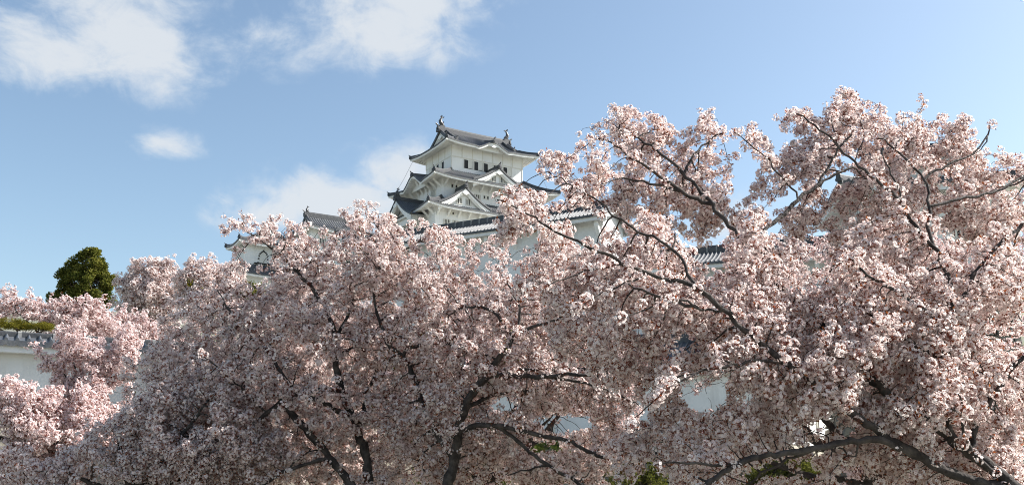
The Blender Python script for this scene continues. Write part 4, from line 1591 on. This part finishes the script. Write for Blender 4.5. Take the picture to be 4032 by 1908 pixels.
# ------------------------------------------------------------ the big near tree on the right
def limbsR(s):
    s.limb3([(6.35, 9.2, -1.75), (6.05, 9.25, -.9), tuple(at(4040, 1960, 9.2))], .26, .17)
    s.limb([(4040, 1960), (3915, 1850), (3815, 1775), (3732, 1708), (3640, 1650), (3560, 1600), (3490, 1545), (3440, 1496)], 54, 36, dY=.1)
    s.limb([(3440, 1496), (3380, 1400), (3330, 1350), (3200, 1240), (3080, 1140), (2977, 1034), (2930, 955), (2860, 869), (2769, 770), (2691, 672), (2612, 613), (2525, 550), (2439, 507)], 36, 7, dY=2.0)
    s.limb([(2790, 800), (2679, 755), (2612, 703), (2549, 656), (2482, 629), (2446, 581), (2407, 554), (2336, 546)], 19, 5, dY=-.4)
    s.limb([(2679, 755), (2588, 727), (2439, 701), (2380, 690)], 14, 5, dY=.3)
    s.limb([(2691, 672), (2714, 633), (2785, 558), (2848, 522)], 11, 5, dY=.3)
    s.limb([(3040, 1100), (3000, 900), (3046, 882), (3098, 840), (3152, 775), (3226, 721), (3361, 656)], 22, 8, dY=.9)
    s.limb([(3226, 721), (3254, 668), (3295, 602), (3361, 508)], 11, 5, dY=.2)
    s.limb([(3150, 775), (3080, 700), (3000, 600), (2900, 520)], 9, 4, dY=.3)
    # lower interior limb, runs up and left to the keep
    s.limb([(4020, 1945), (3800, 1880), (3620, 1800), (3474, 1708), (3399, 1658), (3303, 1583), (3180, 1490), (3089, 1430), (2999, 1355), (2934, 1305), (2854, 1227), (2790, 1165), (2714, 1116), (2649, 1104), (2546, 1075), (2452, 1030), (2398, 1005), (2327, 977), (2229, 931), (2159, 889), (2089, 847), (2019, 805), (1960, 780)], 42, 6, dY=-.9)
    s.limb([(2790, 1165), (2722, 1104), (2690, 1042), (2661, 980), (2590, 945), (2517, 911)], 17, 7, dY=.5)
    s.limb([(2661, 980), (2660, 915)], 10, 6, dY=.1)
    s.limb([(2854, 1227), (2760, 1215), (2669, 1171), (2563, 1206), (2452, 1247)], 13, 5, dY=-.4)
    s.limb([(2760, 1215), (2604, 1173), (2505, 1132), (2444, 1095)], 16, 6, dY=.3)
    s.limb([(2452, 1030), (2300, 1070), (2180, 1110), (2080, 1130)], 9, 4, dY=-.3)
    s.limb([(2546, 1075), (2420, 1130), (2250, 1230)], 9, 4, dY=-.3)
    s.limb([(2517, 911), (2420, 860), (2352, 778), (2289, 755), (2218, 707), (2159, 676)], 11, 5, dY=.2)
    s.limb([(3089, 1430), (3019, 1415), (2874, 1440), (2744, 1460), (2600, 1554), (2500, 1644)], 15, 4, dY=-.6)
    s.limb([(2744, 1460), (2640, 1490), (2560, 1560)], 8, 4, dY=.2)
    # low horizontal limb
    s.limb([(3620, 1800), (3500, 1735), (3398, 1729), (3278, 1739), (3218, 1764), (3124, 1779), (2999, 1794), (2899, 1819), (2799, 1889), (2740, 1960)], 27, 20, dY=-.6)
    s.limb([(2899, 1819), (2809, 1834), (2675, 1819), (2580, 1830)], 14, 6, dY=-.3)
    s.limb([(3218, 1764), (3120, 1800), (3040, 1840), (2950, 1900)], 13, 6, dY=.3)
    s.limb([(3398, 1800), (3340, 1790), (3250, 1715)], 7, 4, dY=.2)
    # inner limbs
    s.limb([(3732, 1708), (3735, 1600), (3740, 1480), (3733, 1377), (3713, 1275), (3639, 1221), (3569, 1172), (3479, 1111), (3389, 1066), (3356, 1025)], 26, 9, dY=-.2)
    s.limb([(3740, 1381), (3692, 1406), (3594, 1361), (3565, 1312), (3446, 1246), (3380, 1200)], 24, 14, dY=.3)
    s.limb([(3733, 1377), (3725, 1349), (3758, 1238), (3799, 1164), (3832, 1094), (3873, 1025), (3950, 950), (4070, 850)], 25, 12, dY=.7)
    s.limb([(3815, 1775), (3850, 1650), (3920, 1550), (4000, 1430), (4080, 1360)], 24, 14, dY=.3)
    s.limb([(3940, 1880), (3860, 1820), (3790, 1710), (3790, 1600)], 20, 10, dY=-.4)
    # the forked pair at the top right
    s.limb([(3758, 1238), (3740, 1100), (3690, 990), (3646, 891), (3656, 840), (3669, 812), (3644, 721), (3640, 697), (3566, 619), (3525, 586), (3451, 541)], 22, 6, dY=1.0)
    s.limb([(3690, 990), (3600, 891), (3574, 840), (3550, 787), (3431, 689), (3361, 635), (3304, 578), (3246, 516), (3193, 484), (3135, 447)], 18, 6, dY=.5)
    s.limb([(3550, 787), (3529, 709), (3480, 640), (3465, 590)], 10, 5, dY=.2)
    s.limb([(3669, 812), (3740, 795), (3820, 771), (3902, 767), (3960, 735), (4017, 701), (4070, 690)], 14, 7, dY=.5)
    s.limb([(3640, 697), (3690, 670), (3759, 635), (3820, 619), (3850, 580), (3882, 549), (3900, 505)], 12, 5, dY=.4)
    s.limb([(3304, 578), (3280, 520), (3278, 460)], 8, 4, dY=.2)
    s.limb([(3361, 635), (3400, 560), (3395, 480), (3397, 400)], 6, 3, dY=.3)
    s.limb([(3525, 586), (3555, 520), (3560, 440)], 6, 3, dY=.2)


RU1 = [(2270, 500), (2330, 478), (2440, 448), (2520, 442), (2580, 500), (2605, 435), (2690, 425), (2705, 500), (2760, 500), (2860, 468), (2888, 515), (2810, 590), (2730, 670), (2790, 680), (2900, 690), (2925, 760), (3000, 790), (3060, 900), (2950, 960), (2700, 960), (2500, 910), (2390, 850), (2330, 800), (2390, 720), (2330, 640), (2380, 600), (2290, 560)]
RU2 = [(2125, 655), (2250, 650), (2265, 615), (2330, 590), (2395, 640), (2420, 720), (2340, 770), (2290, 800), (2180, 720), (2130, 690)]
RU3 = [(2862, 520), (2915, 500), (2990, 580), (3075, 690), (3110, 830), (2980, 800), (2985, 700), (2920, 620)]
RS = [(1915, 765), (1960, 738), (2050, 755), (2130, 760), (2150, 850), (2165, 905), (2140, 965), (1985, 955), (2000, 860), (1965, 835)]
RU4 = [(3072, 430), (3110, 403), (3280, 430), (3330, 415), (3375, 368), (3412, 365), (3425, 440), (3470, 465), (3530, 415), (3572, 412), (3592, 478), (3640, 482), (3712, 490), (3725, 520), (3830, 508), (3925, 488), (3965, 550), (3975, 620), (4090, 580), (4090, 1000), (3300, 1010), (3200, 900), (3010, 870), (2990, 760), (3060, 750), (2990, 640), (3010, 555), (3090, 600), (3115, 540), (3105, 510)]
RM = [(2140, 1000), (2150, 930), (2200, 880), (2300, 850), (2330, 800), (2500, 880), (2950, 930), (3300, 950), (4100, 950), (4100, 1980), (3300, 1980), (2700, 1980), (2440, 1800), (2500, 1640), (2320, 1500), (2220, 1350), (2100, 1250), (1960, 1150), (2010, 1060)]
cherry('huge cherry tree filling the right half, dark forked limbs bare against the sky',
       [(RU1, 11.4, 1.1, 1.25, (-.6, 1.8)), (RU2, 10.6, .6, 2.2, (-1.5, 1.8)), (RU3, 11.4, .4, 1.2, (-.9, 2)), (RU4, 11.6, 1.2, 1.2, (-.6, 1.8)), (RS, 9.2, .6, 1.6), (RM, 9.8, 2.6, .56, (-1.3, 1.6))], HR, limbsR,
       .20, .085, .057, 19, .0175, leaf=2.6, prob=.52, maxn=24000, leafsize=1.15)


# ------------------------------------------------------------ centre tree
def limbsC(s):
    Y = 15.0
    g0 = at(1740, 1960, Y)
    s.limb3([(g0[0] - .1, Y, -1.75), (g0[0], Y, -1.1), tuple(g0)], .2, .15)
    s.limb([(1740, 1960), (1784, 1847), (1800, 1740), (1812, 1669), (1825, 1599), (1850, 1554), (1925, 1475), (1960, 1415), (2007, 1361), (2023, 1324)], 46, 22, dY=-.5)
    s.limb([(2023, 1324), (1995, 1283), (1954, 1238), (1913, 1203), (1860, 1202), (1810, 1211), (1770, 1240)], 15, 6, dY=.5)
    s.limb([(2023, 1324), (2044, 1303), (2048, 1246), (2046, 1193), (2000, 1120)], 15, 6, dY=.3)
    s.limb([(2044, 1303), (2089, 1287), (2175, 1267), (2300, 1200)], 15, 6, dY=-.4)
    s.limb([(1925, 1475), (2014, 1480), (2149, 1480), (2249, 1470), (2349, 1477)], 26, 10, dY=-.8)
    s.limb([(1960, 1480), (2010, 1462), (2199, 1445), (2260, 1450), (2339, 1462), (2420, 1430)], 17, 6, dY=.6)
    s.limb([(2149, 1480), (2299, 1504), (2389, 1534), (2458, 1559), (2520, 1600)], 14, 5, dY=-.2)
    s.limb([(2199, 1445), (2205, 1380)], 9, 5)
    s.limb([(1830, 1609), (1900, 1574), (1965, 1539), (2019, 1539), (2090, 1540)], 20, 9, dY=.6)
    s.limb([(1812, 1690), (1900, 1665), (1995, 1679), (2059, 1694), (2149, 1719), (2249, 1734), (2304, 1774), (2380, 1800)], 24, 12, dY=-.6)
    s.limb([(1960, 1675), (2034, 1724), (2099, 1789), (2159, 1829), (2274, 1894), (2340, 1960)], 15, 12, dY=-.4)
    s.limb([(2159, 1829), (2100, 1840), (2000, 1870)], 9, 4, dY=.3)
    s.limb([(1790, 1800), (1740, 1740), (1700, 1680), (1655, 1560), (1613, 1435), (1585, 1394), (1531, 1361)], 26, 16, dY=.6)
    s.limb([(1585, 1394), (1601, 1369), (1638, 1357), (1728, 1353), (1790, 1355), (1840, 1365)], 13, 6, dY=-.3)
    s.limb([(1728, 1353), (1790, 1340), (1839, 1295), (1890, 1240)], 9, 5, dY=.2)
    s.limb([(1531, 1361), (1500, 1280), (1470, 1180), (1480, 1060), (1560, 980)], 15, 5, dY=.6)
    s.limb([(1480, 1060), (1540, 1010), (1640, 960), (1690, 920)], 7, 3, dY=.3)
    s.limb([(1480, 1120), (1500, 1110), (1560, 1090)], 10, 7, dY=.3)
    s.limb([(1960, 1415), (1900, 1390), (1850, 1385)], 9, 4, dY=.2)


CP = [(1430, 870), (1490, 822), (1580, 818), (1690, 868), (1753, 875), (1800, 905), (1862, 925), (1930, 948), (2100, 945), (2250, 915), (2400, 1100), (2500, 1300), (2560, 1500), (2500, 1700), (2450, 1980), (1450, 1980), (1450, 1500), (1400, 1200), (1420, 980)]
cherry('wide cherry tree at centre below the keep, one dark limb slanting up to the right',
       [(CP, 15.8, 3.2, .56, (-1.3, 1.3))], HC, limbsC, .27, .115, .068, 19, .020, leaf=3.2, green=.08, leafsize=1.15, prob=.52, twig=.0052, maxn=14000)


# ------------------------------------------------------------ left-centre tree
def limbsL(s):
    Y = 16.0
    g0 = at(1450, 1960, Y)
    s.limb3([(g0[0], Y, -1.75), (g0[0], Y, -1.1), tuple(g0)], .19, .14)
    s.limb([(1450, 1960), (1450, 1850), (1443, 1774), (1404, 1699), (1399, 1649), (1364, 1589), (1344, 1534), (1329, 1465), (1314, 1400), (1324, 1330)], 40, 22, dY=.2)
    s.limb([(1324, 1330), (1300, 1240), (1240, 1150), (1180, 1080), (1100, 1000), (1010, 930), (950, 900)], 20, 5, dY=.8)
    s.limb([(1324, 1330), (1380, 1230), (1400, 1120), (1440, 1020), (1500, 920)], 16, 5, dY=.6)
    s.limb([(1310, 1390), (1280, 1350)], 9, 5)
    s.limb([(1314, 1400), (1390, 1365), (1440, 1330)], 12, 6, dY=-.4)
    s.limb([(1344, 1534), (1249, 1534), (1159, 1544), (1104, 1579), (1049, 1624), (1000, 1669), (925, 1724), (830, 1814), (740, 1880)], 24, 9, dY=-.9)
    s.limb([(1110, 1575), (1159, 1639), (1199, 1684), (1249, 1739), (1304, 1804), (1400, 1930)], 24, 30, dY=-.1)
    s.limb([(1379, 1639), (1329, 1619), (1274, 1579), (1199, 1555), (1150, 1545)], 24, 14, dY=-.5)
    s.limb([(1415, 1690), (1434, 1594), (1453, 1514), (1500, 1440)], 20, 11, dY=.6)
    s.limb([(1299, 1800), (1139, 1844), (1059, 1889), (980, 1960)], 15, 12, dY=-.3)
    s.limb([(1139, 1844), (1180, 1790), (1240, 1770)], 8, 5, dY=.2)
    s.limb([(1049, 1624), (980, 1560), (900, 1480), (800, 1400)], 10, 4, dY=-.4)
    s.limb([(1159, 1544), (1080, 1420), (1000, 1320), (900, 1220), (860, 1150)], 12, 4, dY=.6)
    s.limb([(1000, 1669), (940, 1640), (870, 1600)], 8, 4)


LP = [(925, 970), (885, 905), (950, 850), (1030, 840), (1120, 858), (1180, 890), (1260, 870), (1330, 825), (1365, 795), (1440, 825), (1500, 830), (1560, 860), (1600, 960), (1640, 1050), (1600, 1300), (1620, 1500), (1600, 1980), (640, 1980), (460, 1660), (490, 1430), (640, 1290), (720, 1200), (800, 1130), (870, 1060), (950, 1040), (980, 1000)]
cherry('broad cherry tree left of centre whose top branches reach over the small towers',
       [(LP, 16.8, 3.2, .56, (-1.3, 1.3))], HLC, limbsL, .29, .125, .073, 19, .0215, leaf=2.6, green=.05, prob=.52, twig=.0052, maxn=14000)

# ------------------------------------------------------------ nearer tree low at left, in shade
NP = [(-80, 1800), (150, 1780), (330, 1750), (470, 1650), (560, 1540), (700, 1500), (900, 1500), (1060, 1600), (1150, 1980), (-60, 1980)]
cherry('dusky cherry tree at lower left, in shade in front of the paler bushy one',
       [(NP, 15.8, 2.6, .62)], [], up_trunk(520, 15.8, 1930, .13, [(250, 1850, -.3), (450, 1650, .3), (620, 1560, .2), (800, 1600, -.2), (950, 1750, .2), (100, 1880, .4)]),
       .20, .09, .058, 14, .020, leaf=2.6, prob=.6, twig=.0038, maxn=12000)
# ------------------------------------------------------------ sunlit tree at the far left bottom
BLP = [(-80, 1500), (60, 1465), (110, 1455), (180, 1510), (300, 1545), (430, 1580), (560, 1600), (560, 1750), (300, 1960), (-80, 1960)]
cherry('pale bushy cherry tree at bottom left, sunlit in front of the white wall',
       [(BLP, 20.5, 2.4, .85)], [], up_trunk(180, 20.5, 1880, .10, [(20, 1620, -.2), (120, 1560, .2), (260, 1640, .3), (400, 1680, -.2)]),
       .22, .10, .07, 12, .026, petals=4, leaf=.9, petal=PETAL_PINK, prob=.75, twig=.0035, maxn=12000)


# ------------------------------------------------------------ small pink tree in front of the wall
def limbsS(s):
    Y = 22.0
    g0 = at(375, 1800, Y)
    s.limb3([(g0[0], Y, -1.75), (g0[0], Y, 0), tuple(g0)], .12, .09)
    s.limb([(375, 1800), (375, 1700), (379, 1600)], 16, 13)
    s.limb([(379, 1620), (330, 1590), (309, 1563), (307, 1483), (283, 1414), (285, 1340)], 10, 4, dY=.2)
    s.limb([(309, 1563), (277, 1515), (253, 1464), (200, 1430)], 8, 4, dY=-.2)
    s.limb([(379, 1600), (395, 1553), (437, 1489), (480, 1420), (540, 1370)], 9, 4, dY=.2)
    s.limb([(379, 1600), (390, 1500), (380, 1400), (400, 1360)], 8, 4)


SP = [(130, 1385), (205, 1420), (240, 1290), (285, 1270), (330, 1325), (420, 1335), (520, 1310), (580, 1345), (520, 1420), (530, 1540), (430, 1660), (280, 1640), (200, 1560), (205, 1480), (140, 1425)]
cherry('small pink cherry tree spreading like a fan before the tiled white wall', [(SP, 22, 1.4, .75, (-1.1, 1.5))], [[(420, 1560), (480, 1500), (500, 1560), (440, 1600)]], limbsS,
       .20, .09, .065, 11, .024, petals=4, leaf=.6, petal=PETAL_PINK, prob=.7, twig=.0035, maxn=9000)

# ------------------------------------------------------------ trees behind the wall and on the slope
FP = [(-60, 1200), (10, 1180), (25, 1128), (60, 1150), (120, 1170), (230, 1180), (290, 1168), (380, 1180), (400, 1230), (470, 1280), (560, 1340), (560, 1400), (-60, 1380)]
cherry('pink cherry tree behind the wall at the far left, beside the rounded pine', [(FP, 40, 3.2, .75, (-1.1, 1.0))], [[(-20, 1262), (90, 1250), (205, 1275), (200, 1310), (60, 1320), (-20, 1300)]],
       up_trunk(330, 40, 1420, .16, [(60, 1220, -.5), (180, 1260, .4), (320, 1260, .2), (460, 1330, .3), (260, 1220, -.2)]),
       .36, .16, .12, 11, .045, petals=3, leaf=.8, petal=PETAL_PINK, prob=.75, twig=.006, maxn=9000)
H3 = [(300, 1260), (400, 1200), (520, 1230), (650, 1260), (760, 1330), (720, 1420), (560, 1420), (400, 1420)]
cherry('brownish pink cherry tree in the dip between wall and hillside', [(H3, 43, 3.6, .9)], [],
       up_trunk(520, 43, 1440, .16, [(380, 1280, -.3), (480, 1270, .4), (600, 1310, .2), (680, 1370, -.2)]),
       .38, .17, .13, 11, .047, petals=3, leaf=1.6, petal=PETAL_PINK, prob=.75, twig=.006, maxn=9000)
H1 = [(440, 1190), (460, 1100), (520, 1035), (640, 1008), (690, 1040), (740, 1060), (740, 1170), (700, 1280), (590, 1310), (490, 1270)]
cherry('pale cherry tree on the hillside right beside the dark evergreen', [(H1, 58, 5.0, .95)], [],
       up_trunk(600, 58, 1300, .22, [(500, 1130, -.3), (580, 1080, .4), (650, 1060, .2), (700, 1150, -.2), (560, 1200, .5)]),
       .46, .2, .16, 12, .06, petals=3, leaf=.6, prob=.75, twig=.008, maxn=10000)
H2 = [(680, 1060), (740, 1030), (790, 1010), (860, 1025), (900, 1035), (960, 1050), (980, 1180), (900, 1260), (780, 1290), (700, 1240)]
cherry('pale cherry tree on the hillside just under the bell-windowed tower', [(H2, 54, 5.0, .8)], [[(730, 1095), (765, 1095), (765, 1130), (730, 1130)], [(930, 1140), (1000, 1140), (1000, 1180), (940, 1190)]],
       up_trunk(820, 54, 1300, .22, [(730, 1130, -.3), (800, 1080, .4), (870, 1090, .2), (930, 1140, -.2)]),
       .44, .2, .15, 12, .057, petals=3, leaf=.8, prob=.75, twig=.008, maxn=10000)
# fillers between the big trees and the walls
CB = [(1400, 1250), (1700, 1180), (2100, 1200), (2480, 1300), (2600, 1450), (2560, 1560), (2480, 1720), (2300, 1980), (1400, 1980)]
cherry('orange-tinged cherry tree behind the central one, its young leaves out', [(CB, 25, 3.0, .7)], HC + [G2],
       up_trunk(1900, 25, 1900, .17, [(1600, 1450, -.4), (1850, 1350, .3), (2100, 1380, .2), (2350, 1450, .3), (2200, 1600, -.3), (1700, 1650, .2), (2150, 1780, .2)]),
       .40, .17, .095, 12, .030, petals=4, leaf=4.0, green=.12, prob=.6, twig=.004, maxn=8000, petal=PETAL_PINK)
LB = [(620, 1300), (760, 1220), (1000, 1120), (1250, 1060), (1450, 1100), (1450, 1500), (1400, 1980), (650, 1980)]
cherry('second cherry tree standing behind the broad one left of centre', [(LB, 27, 3.0, .7)], [GA, [(935, 1140), (1010, 1140), (1010, 1185), (940, 1190)]],
       up_trunk(1050, 27, 1800, .18, [(760, 1400, -.4), (900, 1300, .3), (1080, 1220, .2), (1250, 1250, .3), (1300, 1500, -.3), (850, 1600, .2)]),
       .43, .18, .10, 12, .032, petals=4, leaf=1.2, prob=.7, twig=.004, maxn=8000)
RB = [(2250, 1050), (2600, 1000), (3100, 930), (3600, 900), (4100, 900), (4100, 1980), (3400, 1980), (2700, 1980), (2600, 1500), (2400, 1300)]
cherry('reddish-leaved cherry tree just behind the huge right-hand one', [(RB, 15.5, 2.4, .42)], [G1, G2, G3, G4, G5, G6, G7, G10, G11, GT2, [(3380, 1555), (3490, 1545), (3520, 1690), (3400, 1680)]],
       up_trunk(3450, 15.5, 1900, .15, [(2700, 1250, -.4), (2950, 1150, .3), (3250, 1100, .2), (3600, 1050, .3), (3900, 1200, -.3), (3800, 1600, .2), (3000, 1500, .2), (3300, 1400, -.3), (2900, 1760, .3)]),
       .29, .125, .066, 13, .021, petals=5, leaf=4.0, prob=.55, twig=.0045, maxn=11000, petal=PETAL_PINK)


# ------------------------------------------------------------ evergreens
def leafy(clumps, n, size, up=.3, asp=.45):
    """leaf-sized faces through clumps: (centre, radii)"""
    V, T = [], []
    for c, r, k in clumps:
        m_ = int(n * k)
        d = unit(rng.normal(0, 1, (m_, 3)))
        q = c + d * np.array(r) * (rng.random(m_) ** .42)[:, None]
        out = unit(d + rng.normal(0, .5, (m_, 3)) + np.array([0, 0, up]))
        ta, tb_ = frames(out)
        s = size * rng.uniform(.6, 1.3, m_)
        dl = unit(out * .7 + ta)
        sd_ = unit(np.cross(dl, out + rng.normal(0, .3, (m_, 3))))
        V.append(np.stack([q, q + dl * (s * .5)[:, None] + sd_ * (s * asp * .5)[:, None], q + dl * s[:, None], q + dl * (s * .5)[:, None] - sd_ * (s * asp * .5)[:, None]], 1).reshape(-1, 3))
        T.append(np.clip(rng.normal(.45, .28, m_) + rng.normal(0, .15), 0, 1))
    V = np.concatenate(V)
    return V, np.arange(len(V)).reshape(-1, 4), np.concatenate(T)


def evergreen(label, poly, Y, th, nclump, rcl, nleaf, size, m=EVERGREEN, name='evergreen_tree', cat='evergreen tree', trunk=(.35, .1), group=None):
    p = np.array(poly, float)
    q = p.min(0) + rng.random((nclump * 6, 2)) * (p.max(0) - p.min(0))
    q = q[inpoly(q, poly)][:nclump]
    ed = edgedist(q, poly) * Y / FPX
    D = Y + rng.uniform(-1, 1, len(q)) * np.minimum(th / 2, .3 + ed)
    C = vat(q[:, 0], q[:, 1], D)
    cx = p[:, 0].mean()
    top = at(cx, p[:, 1].min() + .25 * np.ptp(p[:, 1]), Y)
    zb = float(ground_z(np.array(top[0]), np.array(Y))) - .2
    sk = Skeleton(.25)
    sk.limb3([(top[0], Y, zb), (top[0] + .2, Y, (zb + top[2]) / 2), top], trunk[0], trunk[1])
    for c in C:
        k = np.argmin(np.abs(np.array(sk.P)[:, 2] - (c[2] - .5 * np.hypot(c[0] - top[0], c[1] - Y) - .3)))
        a = sk.P[k]
        sk.limb3([a, (a + c) / 2 + np.array([0, 0, .15]), c], .06, .02)
    sk.P = np.array(sk.P)
    sk.nt = len(sk.P)
    sk.r = np.array(sk.R)
    root = empty(name, (top[0], Y, zb), 0, label, cat, group)
    sk.mesh('trunk', BARK2, root)
    cl = []
    for c, e_ in zip(C, ed):
        k = rng.uniform(.45, 1.3)
        cl.append((c, (rcl * k, rcl * k, rcl * k * .75), k))
    V, Fq, T = leafy(cl, nleaf, size)
    quadmesh('crown', V, Fq, np.zeros(len(Fq)), T, [m], root)
    return root


evergreen('dark green evergreen tree with a rounded crown against the sky at left', [(180, 1165), (240, 1120), (225, 1085), (262, 1040), (300, 1015), (345, 985), (395, 985), (415, 1010), (410, 1045), (450, 1080), (455, 1115), (430, 1145), (440, 1190), (330, 1240), (240, 1230), (200, 1190)], 88, 5.5, 170, .50, 270, .24, trunk=(.45, .12))
evergreen('dark evergreen bush on the slope showing under the bell-windowed tower', [(920, 1120), (1020, 1120), (1060, 1170), (1000, 1230), (930, 1210)], 66, 2.5, 34, .55, 200, .2, name='evergreen_bush', cat='bush', trunk=(.12, .05))
evergreen('small olive-green bush between the two hillside cherry trees', [(720, 1085), (775, 1085), (800, 1150), (730, 1160)], 60, 1.6, 18, .4, 160, .18, m=PINE, name='evergreen_bush', cat='bush', trunk=(.08, .04))

# clipped pine with flat cushions of needles behind the left wall
pp_ = at(120, 1400, 35.0)
zb = float(ground_z(np.array(pp_[0]), np.array(35.0))) - .1
pine = empty('clipped_pine', (pp_[0], 35.0, zb), 0, 'clipped pine with flat yellow-green cushions above the left wall', 'pine tree')
sk = Skeleton(.12)
sk.limb3([(pp_[0], 35.0, zb), (pp_[0] + .15, 35.0, 2.5), tuple(at(130, 1345, 35.0))], .11, .06)
pads = [(40, 1272, 35.0, .58, .27), (62, 1285, 34.8, .38, .22), (155, 1290, 35.1, .46, .26), (178, 1284, 35.3, .22, .2), (-25, 1278, 35.1, .5, .25)]
for x, y, Y, rx, rz in pads:
    q = np.array(at(x, y, Y))
    a = np.array(at(130, 1345, 35.0))
    sk.limb3([a, (a + q) / 2 + np.array([0, 0, -.05]), q - np.array([0, 0, .05])], .045, .025)
sk.P = np.array(sk.P)
sk.nt = len(sk.P)
sk.r = np.array(sk.R)
sk.mesh('trunk', BARK2, pine)
for x, y, Y, rx, rz in pads:
    c = np.array(at(x, y, Y))
    cl = []
    for _ in range(26):
        d = rng.normal(0, 1, 2)
        d = d / max(1, np.linalg.norm(d) / .85)
        cl.append((c + np.array([d[0] * rx, d[1] * rx, rng.uniform(-.3, .6) * rz * (1.2 - np.hypot(*d))]), (.14, .14, .09), 1))
    V, Fq, T = leafy(cl, 130, .085, up=1.1, asp=.16)
    quadmesh('needle_cushion', V, Fq, np.zeros(len(Fq)), T, [PINE], pine)

# shrubs low behind the trees
evergreen('round light-green pine shrub at the foot of the stone base at lower right', [(2930, 1960), (2940, 1860), (3040, 1805), (3150, 1800), (3230, 1850), (3240, 1960)], 36, 2.4, 60, .34, 240, .12, m=SHRUBY, name='pine_shrub', cat='shrub', trunk=(.08, .04))
evergreen('dark leafy shrub low under the white wall right of centre', [(2040, 1800), (2060, 1715), (2200, 1735), (2240, 1790), (2220, 1900), (2050, 1900)], 33, 1.6, 36, .30, 200, .12, m=SHRUB, name='leafy_shrub', cat='shrub', trunk=(.06, .03))
evergreen('yellow-green shrub at the bottom edge beneath the central cherry tree', [(1640, 1960), (1660, 1760), (1740, 1700), (1800, 1760), (1990, 1820), (2000, 1960)], 29, 1.8, 50, .30, 150, .10, m=SHRUBY, name='leafy_shrub', cat='shrub', trunk=(.06, .03))
evergreen('yellow-green shrub at the bottom edge left of the pine shrub', [(2340, 1960), (2380, 1850), (2520, 1810), (2640, 1840), (2660, 1960)], 31, 1.8, 40, .30, 150, .10, m=SHRUBY, name='leafy_shrub', cat='shrub', trunk=(.06, .03))
for s_ in STAT:
    print('TREE', s_)
